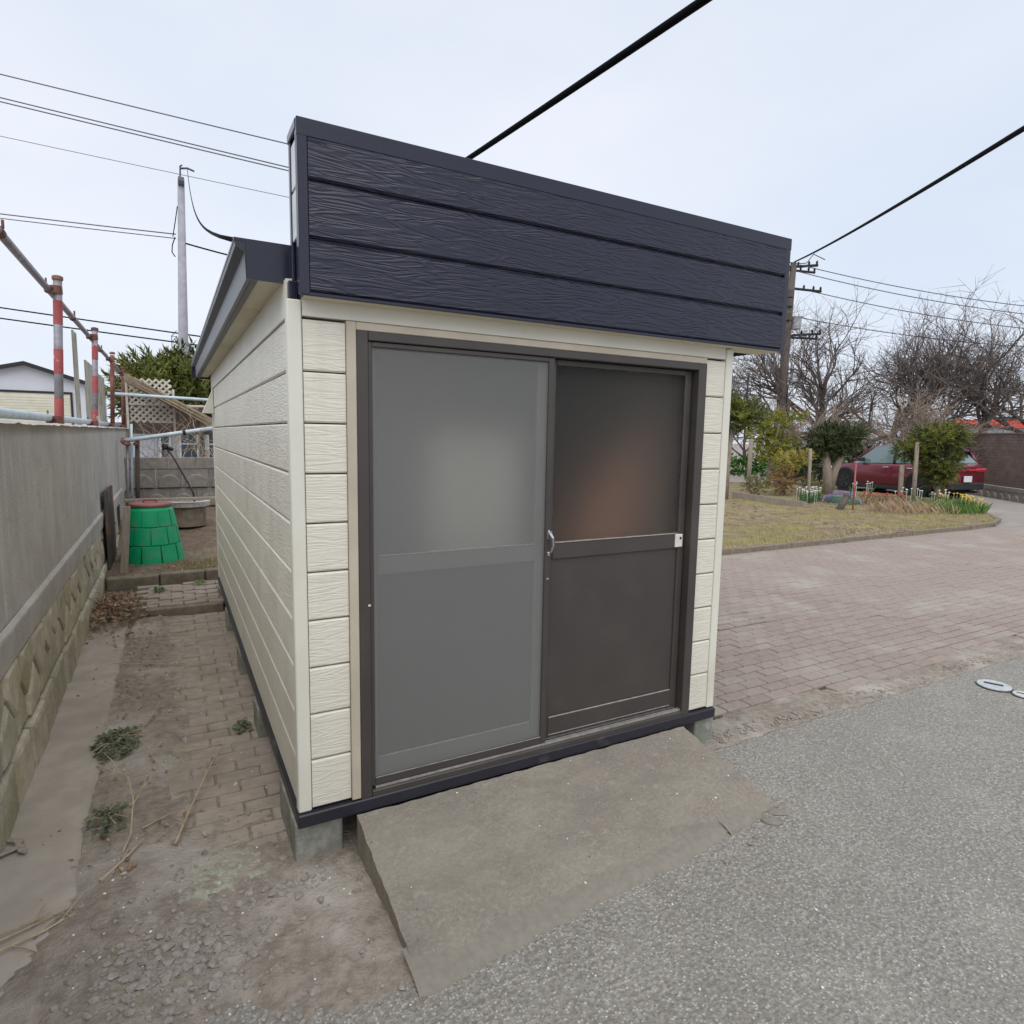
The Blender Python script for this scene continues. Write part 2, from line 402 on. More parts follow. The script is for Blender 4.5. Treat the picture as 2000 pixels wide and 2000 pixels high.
bed = MB(); bed.add([(-.80, .05, -.02), (.02, .05, -.02), (.02, 3.86, -.02), (-.80, 3.86, -.02)], [(0,1,2,3)])
path = struct(bed.build('brick_path', m_joint)); spots = []
for k in range(38):
    y = .10+.1*k
    for i in range(-3, 2):
        x = -.05+.2*i+(-.1 if k % 2 else 0)
        if x < -.72 or x > .06 or y > 3.82: continue
        spots.append((math.hypot(x+.376, y+2.308), x, y, rnd.gauss(0, .0015)+.003*fbm(x, y, 1.5), rnd.gauss(0, .006), rnd.gauss(0, .005), rnd.gauss(0, .006), 0))
lay(path, brick_proto_l, spots, 300, m_brick_l)

# crumbled dirt line along the driveway edge
b = MB()
for i in range(700):
    x = 2.2+(U_(0, 1)**1.4)*6; y = .02+U_(-.08, .12)*(.4+.6*abs(fbm(x, 1, 1.2)*2)); r = U_(.004, .012)*(1 if U_(0,1) < .95 else 1.8)
    b.blob((x, y, r*.2), r, i, (1, 1, .6))
o = b.build('dirt_crumbs', m_crumb); tag(o, 'dirt and crumbled stone along the edge between asphalt and bricks', 'rubble', kind='stuff')
b = grid(2.06, 9.0, -.075, .36, .02, lambda x, y: .001+.010*max(-.4, fbm(x, y, 2.6, 5, 4.4))+.003*fbm(x, y, 14)+.0015*fbm(x, y, 40)-max(0, y-.10)*.09-max(0, -.05-y)*.6)
struct(b.build('dirt', m_dirt, smooth=True))

# ---- raised steps and garden soil behind
b = MB(); b.box((-.62, 3.87, -.03), (.0, 3.95, .075), .008)
step = tag(b.build('step_edging', m_kerb), 'low concrete edging holding up the short brick landing beside the shed', 'edging')
bed = MB(); bed.box((-1.05, 3.955, -.05), (.35, 4.90, .058)); landing = struct(bed.build('brick_landing', m_joint)); spots = []
for k in range(9):
    y = 4.01+.1*k
    for i in range(-3, 3):
        x = -.02+.2*i+(-.1 if k % 2 else 0)
        if x < -.66 or x > .3: continue
        spots.append((y, x, y, .083+rnd.gauss(0, .006), rnd.gauss(0, .03), rnd.gauss(0, .02), rnd.gauss(0, .02), 0))
p3 = brick.build('brick', m_brick_l); lay(landing, p3, spots, 300, m_brick_l)
for (x0, x1, dz), kl in zip(((-.98, -.525, .0), (-.515, -.105, .012), (-.095, .32, .018)), ('grey concrete kerb block beside the heap of dead leaves', 'middle grey concrete kerb block between two others behind the brick landing', 'grey concrete kerb block touching the rear corner of the shed')):
    b = MB(); b.box((x0, 4.91, .0), (x1, 5.02, .165+dz), .01)
    o = b.build('kerb_block', m_kerb); tag(o, kl, 'kerb block', 'kerb blocks of the garden bed')
def soil_h(x, y): return .15+.035*max(0, min(6, y-6.0))+.014*fbm(x, y, 2.3, 5, 2)+.01*fbm(x, y, 9, 3)+(.05*max(0, min(1, (y-7.5)/2)))
m_soil = mat('garden_soil', (.21, .155, .115), (.145, .105, .078), sc=14, rough=1, bsc=40, bst=.7, bd=.02, c3=(.28, .235, .17), sc3=2, lo3=.5, hi3=.7, spec=.1)
b = grid(-3.0, 2.6, 5.02, 13.5, .07, soil_h); struct(b.build('garden_soil', m_soil, smooth=True))

# ---- lawn island on the right
lawn_out = [(2.2, 4.05), (6, 4.05), (10, 4.06), (13.2, 4.04), (14.3, 4.12), (15.3, 4.45), (16.4, 5.2), (17.6, 6.0), (19.0, 7.0), (19.6, 9), (19.4, 13), (17, 17), (8, 18), (2.2, 14)]
def inside(x, y, P):
    c = False; j = len(P)-1
    for i in range(len(P)):
        if (P[i][1] > y) != (P[j][1] > y) and x < (P[j][0]-P[i][0])*(y-P[i][1])/(P[j][1]-P[i][1])+P[i][0]: c = not c
        j = i
    return c
def lawn_h(x, y): return .055+.03*fbm(x, y, .9, 4, 5)+.012*fbm(x, y, 5, 3)
m_lawn = mat('dry_lawn', (.33, .265, .17), (.20, .15, .105), sc=4, rough=1, bsc=30, bst=.8, bd=.03, c3=(.31, .275, .125), sc3=1.2, lo3=.48, hi3=.66, spec=.1)
b = grid(2.2, 20, 4.05, 18, .16, lawn_h, lambda x, y: inside(x, y, lawn_out)); struct(b.build('lawn', m_lawn, smooth=True))
# kerb stones along the lawn: short concrete lengths
kp = []
for i in range(len(lawn_out)-6):
    a, c = Vector(lawn_out[i]), Vector(lawn_out[i+1]); n_ = max(1, int((c-a).length/.6))
    for k in range(n_): kp.append((a+(c-a)*k/n_, a+(c-a)*(k+1)/n_))
kerb = thing('lawn_kerb', 'low brown concrete kerb curving round the dry lawn beside the brick paving', 'kerb', (8, 4, 0))
for a, c in kp:
    d = (c-a).normalized(); nn = Vector((-d.y, d.x))*.045; a2, c2 = a+d*.006, c-d*.006; z1 = .075+U_(-.008, .008)
    q = [a2-nn, c2-nn, c2+nn, a2+nn]
    b = MB(); b.poly([(p.x, p.y) for p in q], -.05, z1); b.build('kerb_stone', m_kerb, kerb)

# grass: short tufts over the lawn
m_grass = mat_foliage('grass', (.45, .385, .17), (.33, .315, .115), 1.2)
m_straw = mat('straw', (.50, .40, .25), (.36, .28, .17), sc=8, rough=.9)
def blades(b, x, y, z, n, h, sp, wdt, lean=.5):
    for i in range(n):
        a = U_(0, 6.283); px, py = x+U_(-sp, sp), y+U_(-sp, sp); hh = h*U_(.5, 1.15); l = U_(.1, lean)*hh
        dx, dy = math.cos(a)*wdt, math.sin(a)*wdt; ex, ey = px-dy/wdt*l, py+dx/wdt*l
        b.add([(px-dx, py-dy, z), (px+dx, py+dy, z), (px+dx*.7-dy/wdt*l*.4, py+dy*.7+dx/wdt*l*.4, z+hh*.6), (ex, ey, z+hh)], [(0,1,2),(0,2,3)])
bg_, bs_ = MB(), MB()
for i in range(9000):
    x = U_(5.5, 18.5); y = 4.05+(U_(0, 1)**1.5)*7
    if not inside(x, y, lawn_out): continue
    z = lawn_h(x, y)-.01
    if fbm(x, y, .8, 4, 2.2)+U_(-.15, .15) > 0: blades(bg_, x, y, z, 5, .055, .05, .004)
    elif U_(0, 1) < .5: blades(bs_, x, y, z, 3, .045, .06, .004, 1.4)
b = MB()
for i in range(900):
    x = U_(5.5, 18); y = 4.2+(U_(0, 1)**1.3)*5
    if inside(x, y, lawn_out) and fbm(x, y, .8, 4, 2.2) < .05: r = U_(.015, .05); b.blob((x, y, lawn_h(x, y)), r, i+500, (1.2, 1, .5), .35)
tag(b.build('soil_clods', mat('soil_clod', (.20, .15, .11), (.13, .095, .07), sc=20, rough=1)), 'brown soil clods and stones lying in the bare patches of the lawn', 'clods', kind='stuff')
tag(bg_.build('grass', m_grass), 'short yellow green grass on the lawn beside the brick paving', 'grass', kind='stuff')
tag(bs_.build('dry_grass', m_straw), 'straw coloured dead grass between the green tufts of the lawn', 'grass', kind='stuff')

# ================================================================ THE SHED
W, D = 2.1315, 4.3829
ZS, OT, FB, FT = .2158, 2.034, 2.0924, 2.648        # siding foot, opening top, fascia foot, fascia top
OL, ORR, BZ = .194, 1.956, .18
shed = thing('garden_shed', 'small cream sided shed with charcoal fascia and bronze sliding doors', 'shed', (W/2, D/2, 0))
def board(name, x0, x1, y0, y1, z0, z1, axis, out, m, ch=.006):
    """siding board: chamfered top and bottom, face towards 'out'"""
    b = MB()
    if axis == 'x':      # runs along x, faces -y; y0 outer face, y1 back
        b.prism([(y1, z0), (y0+ch, z0), (y0, z0+ch), (y0, z1-ch), (y0+ch, z1), (y1, z1)], 'x', x0, x1)
    elif out < 0:        # runs along y, faces -x
        b.prism([(x1, z0), (x0+ch, z0), (x0, z0+ch), (x0, z1-ch), (x0+ch, z1), (x1, z1)], 'y', y0, y1)
    else:
        b.prism([(x0, z0), (x1-ch, z0), (x1, z0+ch), (x1, z1-ch), (x1-ch, z1), (x0, z1)], 'y', y0, y1)
    return b.build(name, m, shed)
zr = [ZS+.002]+[.4096+BZ*k for k in range(10)]        # board joints
G = .0025
# structural walls (behind the boards)
for x0, x1 in ((.043, OL-.003), (ORR+.003, W-.043)):
    b = MB(); b.box((x0, .0305, .2), (x1, .075, 2.12)); b.build('wall', m_backing, shed)
b = MB(); b.box((.071, .076, 2.05), (W-.071, .1, 2.15)); b.build('wall', m_backing, shed)
b = MB(); b.box((.022, .03, .2), (.07, D-.03, 2.15)); b.build('wall', m_backing, shed)
b = MB(); b.box((W-.07, .03, .2), (W-.022, D-.03, 2.15)); b.build('wall', m_backing, shed)
# unseen rear wall; its small window is added to let light into the shed
b = MB(); wx0, wx1, wz0, wz1 = .55, 1.55, 1.05, 1.75
b.box((.07, D-.07, .2), (wx0, D-.012, 2.15)); b.box((wx1, D-.07, .2), (W-.07, D-.012, 2.15)); b.box((wx0, D-.07, .2), (wx1, D-.012, wz0)); b.box((wx0, D-.07, wz1), (wx1, D-.012, 2.15))
b.build('rear_wall', m_cream_trim, shed)
m_glass, n, bb = new_mat('clear_glass'); bb.inputs['Transmission Weight'].default_value = 1; bb.inputs['Roughness'].default_value = .02; bb.inputs['IOR'].default_value = 1.01
b = MB(); b.box((wx0, D-.045, wz0), (wx1, D-.04, wz1)); rw = b.build('window', m_glass, shed)
b = MB()
for q in (((wx0-.03, D-.011, wz0-.03), (wx1+.03, D+.012, wz0)), ((wx0-.03, D-.011, wz1), (wx1+.03, D+.012, wz1+.03)), ((wx0-.03, D-.011, wz0), (wx0, D+.012, wz1)), ((wx1, D-.011, wz0), (wx1+.03, D+.012, wz1))): b.box(*q)
b.build('frame', m_bronze, rw)
b = MB(); b.box((.07, .1, .20), (W-.07, D-.07, .24)); b.build('floor', m_int, shed)
# front boards, side boards
for k in range(10):
    z0, z1 = zr[k]+(G if k else 0), zr[k+1]-G
    board('siding_board', .045, OL-.002, 0, .03, z0, z1, 'x', -1, m_cream)
    board('siding_board', ORR+.002, W-.045, 0, .03, z0, z1, 'x', -1, m_cream)
    board('siding_board', 0, .022, .047, D-.05, z0, z1, 'y', -1, m_cream)
    board('siding_board', W-.022, W, .047, D-.05, z0, z1, 'y', 1, m_cream)
# frieze above the top joint
board('frieze', 0, .022, .047, D-.05, zr[10]+.006, 2.166, 'y', -1, m_cream_trim, .002)
board('frieze', W-.022, W, .047, D-.05, zr[10]+.006, 2.12, 'y', 1, m_cream_trim, .002)
board('lintel_board', .045, W-.045, 0, .03, zr[10]+.008, 2.11, 'x', -1, m_cream_trim, .002)
# corner trims
for x0, x1, y0, y1 in ((-.006, .042, -.006, .044), (W-.042, W+.006, -.006, .044), (-.006, .03, D-.048, D+.006), (W-.03, W+.006, D-.048, D+.006)):
    b = MB(); b.box((x0, y0, ZS-.002), (x1, y1, 2.089 if y0 < 1 else 2.16), .004); b.build('corner_trim', m_cream_trim, shed)
# small pale hood on the side wall
b = MB(); b.prism([(-.004, 1.80), (-.10, 1.80), (-.004, 2.02)], 'y', 4.14, 4.30); b.build('vent_hood', m_cream_trim, shed)
# base strip and sill
b = MB()
b.box((-.012, -.022, .160), (W+.006, .02, ZS-.004), .004); b.build('base_strip', m_sill, shed)
b = MB(); b.box((-.012, .0205, .160), (.03, D, ZS-.004), .004); b.build('base_strip', m_sill, shed)
b = MB(); b.box((W-.03, .0205, .160), (W+.006, D, ZS-.004), .004); b.build('base_strip', m_sill, shed)
# foundation blocks
for x0, x1, y0, y1 in ((-.018, .160, .012, .40), (2.03, 2.165, .012, .40)):
    b = MB(); b.box((x0, y0, -.05), (x1, y1, .158), .006)
    o = b.build('foundation_block', m_block, shed)
for y in (1.15, 2.15, 3.2, 4.1):
    for x0, x1 in ((-.02, .13), (1.99, 2.14)):
        b = MB(); b.box((x0, y, -.05), (x1, y+.2, .158), .006); b.build('foundation_block', m_block, shed)

# roof, eaves, soffits
b = MB(); b.box((-.118, .086, 2.20), (2.40, 4.74, 2.262)); roof = b.build('roof', m_charcoal, shed)
b = MB(); b.prism([(-.155, 2.278), (-.152, 2.262), (-.124, 2.246), (-.121, 2.155), (-.105, 2.158), (-.105, 2.278)], 'y', .092, 4.76)
b.build('eave_fascia', mat('eave_metal', (.020, .021, .034), (.017, .018, .029), sc=3, rough=.33, bsc=6, bst=.12, bd=.02), shed)
b = MB(); b.box((-.119, .0855, 2.155), (.03, .0915, 2.283)); b.build('eave_return', m_charcoal, shed)
b = MB(); b.box((-.157, .0925, 2.279), (2.41, 4.77, 2.290)); b.build('roof_sheet', m_charcoal, shed)
b = MB(); b.box((2.40, .0855, 2.10), (2.412, 4.75, 2.278)); b.build('eave_fascia', m_charcoal, shed)
b = MB(); b.box((-.155, 4.742, 2.15), (2.412, 4.752, 2.278)); b.build('eave_fascia', m_charcoal, shed)
b = MB(); b.box((-.104, .092, 2.157), (-.082, 4.74, 2.163)); b.build('eave_lip', m_bronze, shed)
y = .094
while y < 4.7:
    b = MB(); b.box((-.082, y+.0012, 2.166), (.02, min(y+.1238, 4.74), 2.175), .0015); b.build('soffit_board', m_cream_soffit, shed); y += .125
b = MB(); b.box((-.012, D+.007, 2.166), (2.39, 4.738, 2.175)); b.build('rear_soffit', m_cream_soffit, shed)
y = .09
while y < 4.7:
    b = MB(); b.box((W-.02, y+.001, 2.121), (2.398, min(y+.299, 4.74), 2.13)); b.build('soffit_board', m_cream_soffit, shed); y += .3

# big front fascia: box, frame trims, three embossed boards
XL, XR, YF, YB = .0252, 2.4186, -.0787, .0842
b = MB(); b.box((XL+.012, YF+.016, FB+.006), (XR-.012, YB-.004, FT-.006)); fas = b.build('front_fascia', m_charcoal, shed)
zz = [FB+.012, 2.277, 2.462, 2.592]
for k in range(3):
    z0, z1 = zz[k]+(.003 if k else 0), zz[k+1]-(.003 if k < 2 else 0)
    b = MB(); ch = .008
    b.prism([(YF+.015, z0), (YF+.0012+ch, z0), (YF+.0012, z0+ch), (YF+.0012, z1-ch*(k < 2)), (YF+.0012+ch*(k < 2), z1), (YF+.015, z1)], 'x', XL+.0345, XR-.0325)
    b.build('fascia_board', m_dark_siding, fas)
def fpart(name, a, c, m=m_charcoal, bev=.003):
    b = MB(); b.box(a, c, bev); return b.build(name, m, fas)
fpart('corner_trim', (XL, YF, FB+.002), (XL+.034, YF+.0165, FT-.004)); fpart('corner_trim', (XR-.032, YF, FB+.002), (XR, YF+.0165, FT-.004))
fpart('top_cap', (XL-.001, YF-.001, 2.5925), (XR+.001, YF+.0155, FT), bev=.0015); fpart('top_cap', (XL-.003, YF+.0157, FT-.03), (XR+.003, YB+.004, FT+.001))
fpart('bottom_trim', (XL+.002, YF+.001, FB), (XR-.002, YF+.0152, FB+.0115), bev=.002)
fpart('side_trim', (XL, YB-.03, 2.10), (XL+.0115, YB, FT-.031)); fpart('side_trim', (XR-.0115, YB-.03, FB), (XR, YB, FT-.031))
fpart('side_trim', (XL, YF+.017, 2.10), (XL+.0115, YF+.04, FT-.031)); fpart('side_trim', (XR-.0115, YF+.017, FB), (XR, YF+.04, FT-.031))
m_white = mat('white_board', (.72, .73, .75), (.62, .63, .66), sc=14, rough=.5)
for z0, z1 in ((2.29, 2.445), (2.455, 2.6)): fpart('side_panel', (XL+.004, YF+.0405, z0), (XL+.0118, YB-.0305, z1), m_white, .002)  # white strip on the left return, its pale reflection put into the panel colour
# soffit under the fascia
b = MB(); b.box((XL+.02, YF+.0165, FB+.0005), (XR-.014, .0838, FB+.0055)); b.build('front_soffit', m_cream_soffit, shed)
b = MB(); b.box((XL-.02, .02, 2.06), (XL+.012, .0848, 2.155), .004); b.build('eave_return', m_charcoal, shed)

# ---- doorway
b = MB(); b.box((OL, -.012, ZS), (.2285, .10, 2.034), .002); b.build('door_casing', m_casing, shed)
b = MB(); b.box((.229, -.010, 2.006), (ORR, .10, 2.034), .002); b.build('door_casing', m_casing, shed)
b = MB(); b.box((.229, -.014, .196), (.272, .10, 2.0055), .003); dfr = b.build('door_frame', m_bronze, shed)
for a, c in (((1.902, -.014, .196), (1.954, .10, 2.0055)), ((.2722, -.014, 1.972), (1.9018, .10, 2.0055)), ((.2722, -.016, .196), (1.9018, .10, .236))):
    b = MB(); b.box(a, c, .003); b.build('jamb', m_bronze, dfr)
for y0, z in ((-.002, .2362), (.012, .2362), (.040, .2362)):
    b = MB(); b.box((.29, y0, z), (1.90, y0+.003, z+.010)); b.build('track', m_lite_edge, dfr)
m_frost, n, bb = new_mat('frosted_glass')
bb.inputs['Transmission Weight'].default_value = 1; bb.inputs['Roughness'].default_value = .75; bb.inputs['IOR'].default_value = 1.3; bb.inputs['Base Color'].default_value = (.86, .84, .80, 1)
bump(n, bb, noise_fac(n, pos(n), 220, 2), .25, .002)
def leaf(x0, x1, y, stl, str_, midz=(1.092, 1.165), bot=.345):
    b = MB(); b.box((x0, y, .25), (x0+stl, y+.026, 1.970), .003); lf = b.build('door_leaf', m_bronze, shed)
    def q(nm, a, c, m=m_bronze, bev=.003): bb_ = MB(); bb_.box(a, c, bev); return bb_.build(nm, m, lf)
    q('stile', (x1-str_, y, .25), (x1, y+.026, 1.970)); q('rail', (x0+stl+.0002, y, 1.945), (x1-str_-.0002, y+.026, 1.970))
    q('rail', (x0+stl+.0002, y-.002, midz[0]), (x1-str_-.0002, y+.026, midz[1])); q('rail', (x0+stl+.0002, y, .25), (x1-str_-.0002, y+.026, bot))
    q('rail_edge_highlight', (x0+stl+.004, y-.004, midz[1]+.0005), (x1-str_-.004, y+.006, midz[1]+.0050), m_lite_edge, .001)  # highlight lines along the rails, put in as pale strips
    q('rail_edge_highlight', (x0+stl+.004, y-.001, bot+.0005), (x1-str_-.004, y+.008, bot+.004), m_lite_edge, .001)
    q('rail_edge_highlight', (x0+stl+.004, y-.0015, .262), (x1-str_-.004, y-.0005, .266), m_lite_edge, 0)
    q('glass', (x0+stl-.004, y+.011, midz[1]+.006), (x1-str_+.004, y+.015, 1.944), m_frost, 0)
    q('panel', (x0+stl-.004, y+.010, bot+.005), (x1-str_+.004, y+.016, midz[0]-.0005), m_bronze, 0)
    return lf
lfR = leaf(1.056, 1.896, .028, .052, .040)
m_bronze_save = m_bronze; m_bronze = mat('pale_bronze', (.16, .15, .14), (.14, .13, .12), sc=4, rough=.5)
lfL = leaf(.275, 1.075, .030, .035, .058)
m_bronze = m_bronze_save
for ch in lfL.children:
    if ch.name.startswith('panel'): ch.data.materials[0] = m_bronze
# insect screen leaf in front of the left door
m_mesh, n, bb = new_mat('insect_mesh'); bb.inputs['Base Color'].default_value = (.25, .255, .243, 1); bb.inputs['Roughness'].default_value = .8
tr = nd(n, 'ShaderNodeBsdfTransparent'); ms = nd(n, 'ShaderNodeMixShader'); ms.inputs['Fac'].default_value = .50
out = n.nodes['Material Output']; n.links.new(tr.outputs[0], ms.inputs[1]); n.links.new(bb.outputs[0], ms.inputs[2]); n.links.new(ms.outputs[0], out.inputs['Surface'])
b = MB(); b.box((.2725, -.004, .25), (.288, .014, 1.970), .002); scr = b.build('screen_leaf', m_bronze, shed)
for a, c in (((1.050, -.004, .25), (1.078, .014, 1.970)), ((.2882, -.004, 1.952), (1.0498, .014, 1.970)), ((.2882, -.004, .25), (1.0498, .014, .280))):
    b = MB(); b.box(a, c, .002); b.build('screen_rail', m_bronze, scr)
b = MB(); b.box((.2882, -.006, .281), (1.0498, -.003, .2835)); b.build('screen_rail', m_lite_edge, scr)
b = MB(); b.add([(.2865, .004, .279), (1.0515, .004, .279), (1.0515, .004, 1.9535), (.2865, .004, 1.9535)], [(0,1,2,3)]); b.build('insect_mesh', m_mesh, scr)
# crescent handle on the meeting stile, white finger pull on the right leaf
b = MB(); b.tube([(1.066, -.006, 1.228), (1.066, -.022, 1.215), (1.074, -.028, 1.20), (1.078, -.026, 1.165), (1.072, -.020, 1.135)], [.007, .008, .008, .007, .005], 8); b.box((1.058, -.012, 1.19), (1.084, .024, 1.225), .003); b.box((1.062, -.009, 1.115), (1.076, .02, 1.135), .003)
b.build('handle', m_chrome, lfR, smooth=False)
b = MB(); b.box((1.832, .0185, 1.098), (1.880, .028, 1.164), .003); fp = b.build('finger_pull', m_white_pl, lfR)
b = MB(); b.box((1.858, .0170, 1.138), (1.870, .0190, 1.150)); b.build('keyhole', m_bronze_dk, fp)
b = MB(); b.box((.262, -.018, .985), (.271, -.0142, .992)); b.build('catch', m_white_pl, dfr)
b = MB(); b.box((1.060, -.008, 1.012), (1.072, -.0045, 1.018)); b.build('catch', m_lite_edge, scr)
# what stands inside, seen blurred through the frosted glass
b = MB(); b.add([(1.45, .46, .24), (2.04, .46, .24), (2.04, .46, 1.86), (1.92, .46, 1.76), (1.68, .46, 1.42), (1.45, .46, 1.05), (1.45, .54, .24), (2.04, .54, .24), (2.04, .54, 1.86), (1.92, .54, 1.76), (1.68, .54, 1.42), (1.45, .54, 1.05)],
                [(0,1,2,3,4,5), (11,10,9,8,7,6), (0,6,7,1), (1,7,8,2), (2,8,9,3), (3,9,10,4), (4,10,11,5), (5,11,6,0)])
tag(b.build('plywood_offcut', m_card), 'brown board leaning inside the shed, blurred behind the right frosted pane', 'board')
b = MB(); b.box((.62, .34, .24), (1.10, .72, 1.66), .01)
cab = tag(b.build('storage_cabinet', m_paleint), 'pale cabinet inside the shed, blurred behind the screened left door', 'cabinet')
b = MB(); b.box((.64, .334, .28), (.858, .3395, 1.62)); b.build('door', m_paleint, cab); b = MB(); b.box((.862, .334, .28), (1.08, .3395, 1.62)); b.build('door', m_paleint, cab)

# ---- ramp
b = MB(); NXr, NYr = 60, 30
for j in range(NYr+1):
    for i in range(NXr+1):
        u, t = i/NXr, j/NYr
        x = .206+(1.902-.206)*u; yfr = -.715+.14*u+.012*fbm(x, 0, 4); y = -.030+(yfr+.030)*t
        x += t*(.012+.055*u); z = .162-(.162-.012)*(t**.93)
        if t > .85: z = z*(1-.25*(t-.85)/.15)
        z += .003*fbm(x, y, 3)+.0015*fbm(x, y, 17)
        if i in (0, NXr): x += .006*fbm(y, 2, 16); z -= .006*max(0, fbm(y, 5, 14))
        if j == 0: y += .006*fbm(x, 3, 14); z -= .008*max(0, fbm(x, 8, 12))
        b.v.append((x, y, z))
NR = NXr+1
for j in range(NYr):
    for i in range(NXr): a = j*NR+i; b.f.append((a, a+NR, a+NR+1, a+1))
per = [i for i in range(NXr+1)]+[j*NR+NXr for j in range(1, NYr+1)]+[NYr*NR+i for i in range(NXr-1, -1, -1)]+[j*NR for j in range(NYr-1, 0, -1)]
o0 = len(b.v)
for p in per: b.v.append((b.v[p][0], b.v[p][1], -.04))
for k in range(len(per)): k2 = (k+1) % len(per); b.f.append((per[k], per[k2], o0+k2, o0+k))
ramp = tag(b.build('concrete_ramp', m_conc), 'stained concrete ramp sloping up to the shed doors', 'ramp')
# smoother mortar toe along the ramp's front edge, cracked at one corner
m_toe = mat('toe_mortar', (.242, .220, .184), (.205, .186, .155), sc=40, rough=.9, bsc=90, bst=.25, bd=.003, spec=.2)
def toe(xs0, xs1, w0, dz=0):
    b = MB(); N = 40; top = []
    for i in range(N+1):
        u = i/N; x = xs0+(xs1-xs0)*u; uu = (x-.206)/1.696; yf = -.715+.14*uu
        yo = yf-w0*(.6+.5*fbm(x, 4, 5)+.25*fbm(x, 4, 22)); yi = yf+.13
        top.append((x, yi, .031+dz)); top.append((x, yf+.01, .018+dz)); top.append((x, yo, .004+dz)); top.append((x, yo-.004, -.01))
    b.v += top
    for i in range(N):
        for k in range(3): a = i*4+k; b.f.append((a, a+1, a+5, a+4))
    return b.build('mortar_toe', m_toe, ramp, smooth=True)
toe(.20, 1.60, .045); toe(1.612, 1.83, .03, .003)
for i, (x, y, r) in enumerate(((1.92, -.60, .055), (1.84, -.64, .05), (1.97, -.54, .05), (1.70, -.68, .022), (1.64, -.70, .018), (1.46, -.73, .014))):
    b = MB(); b.blob((x, y, .006), r*.8, 40+i, (1.2, .7, .2), .25); b.build('broken_chip', m_toe, ramp)

# valve covers let into the asphalt
for x, y, r, lab in ((4.51, -.285, .098, 'large round pale grey valve cover set in the asphalt'), (4.50, -.455, .056, 'small round off-white valve cover beside the larger one')):
    m_v = mat('cover_paint', (.48, .51, .52), (.38, .40, .41), sc=30, rough=.55) if r > .08 else mat('cover_paint_small', (.56, .55, .51), (.45, .44, .41), sc=30, rough=.55)
    vt = thing('valve_cover', lab, 'valve cover', (x, y, 0), 'valve covers in the asphalt')
    b = MB(); b.lathe([(r+.006, -.02), (r+.006, .004), (r+.002, .005), (r+.001, -.02)], (x, y, 0), 32, False); b.build('ring', m_bronze_dk, vt)
    b = MB(); b.lathe([(r, -.02), (r, .010), (r-.006, .013)], (x, y, 0), 32); b.build('lid', m_v, vt)
    b = MB(); k = r*.6
    b.tube([(x-k*.4, y+k*.9, .0135), (x-k*.15, y+k*.35, .0135), (x+k*.1, y-k*.3, .0135), (x+k*.35, y-k*.75, .0135)], r*.09, 4); b.build('lift_slot', m_black, vt)

# ================================================================ RETAINING WALL AND RAILING (left)
m_wall, n, bb = new_mat('streaked_concrete')
v2 = pos(n)
col = mixc(n, noise_fac(n, v2, 1.4, 6, .65), (.56, .53, .485), (.44, .415, .38))
col = mixc(n, mul(n, noise_fac(n, v2, 9, 5, .6, lo=.45, hi=.7), .35), col, (.34, .32, .29))
col = mixc(n, mul(n, noise_fac(n, pos(n, (4, 4, .5)), 1.6, 5, .6, lo=.5, hi=.78), .5), col, (.30, .275, .245))
col = mixc(n, mul(n, noise_fac(n, pos(n, (11, 11, 1.6)), 1.2, 4, .6, lo=.62, hi=.74), .5), col, (.78, .77, .73))
n.links.new(col, bb.inputs['Base Color']); bb.inputs['Roughness'].default_value = .95; bb.inputs['Specular IOR Level'].default_value = .2
bump(n, bb, noise_fac(n, v2, 60, 5, .65), .4, .006)
m_cope = mat('coping', (.58, .56, .52), (.44, .42, .385), sc=20, rough=.95, bsc=50, bst=.5, spec=.2)
m_stone = mat('mossy_stone', (.54, .49, .38), (.41, .37, .28), sc=9, rough=.95, bsc=45, bst=.6, bd=.008, c3=(.36, .335, .19), sc3=2.0, lo3=.5, hi3=.7, vary=.16, spec=.2)
m_mort = mat('dark_joint', (.06, .052, .042), (.035, .03, .025), sc=20, rough=1)
Y0, Y1 = -3.0, 12.2
wall = thing('retaining_wall', 'grey streaked concrete wall on a mossy stone footing along the path', 'wall', (-1.15, 4, 0))
b = grid(0, 1, 0, 1, .5, lambda x, y: 0); b = MB()
NYw, NZw = 150, 14
for j in range(NZw+1):
    for i in range(NYw+1):
        y = Y0+(Y1-Y0)*i/NYw; z = .66+(1.655-.66)*j/NZw
        x = -1.035+.006*fbm(y, z, 1.2)+(.012*(fbm(y, 7, 5)) if j == NZw else 0)
        zz_ = z+(.012*fbm(y, 3, 4) if j == NZw else 0)
        b.v.append((x, y, zz_))
for j in range(NZw):
    for i in range(NYw): a = j*(NYw+1)+i; b.f.append((a, a+NYw+1, a+NYw+2, a+1))
o0 = len(b.v)
for i in range(NYw+1):
    y = Y0+(Y1-Y0)*i/NYw; b.v.append((-1.06, y, 1.668+.006*fbm(y, 3, 4))); b.v.append((-1.30, y, 1.668))
for i in range(NYw):
    t = NZw*(NYw+1)+i; a = o0+2*i; b.f += [(t, t+1, a+2, a), (a, a+2, a+3, a+1)]
b.build('upper_wall', m_wall, wall, smooth=True)
b = MB(); b.box((-1.30, Y0, -.2), (-1.06, Y1+.005, 1.64)); b.build('core', m_wall, wall)
b = MB(); NYl = 200                                       # sloped weathered ledge
prof = [(-1.034, .776), (-1.015, .760), (-1.013, .750), (-1.026, .604), (-1.06, .598)]
for i in range(NYl+1):
    y = Y0+11.6*i/NYl
    for k, (x, z) in enumerate(prof): b.v.append((x+.002*fbm(y, k, 9)*(k < 3), y, z+.003*fbm(y, k+5, 3)*(k < 3)))
for i in range(NYl):
    for k in range(len(prof)-1): a = i*len(prof)+k; b.f.append((a, a+1, a+1+len(prof), a+len(prof)))
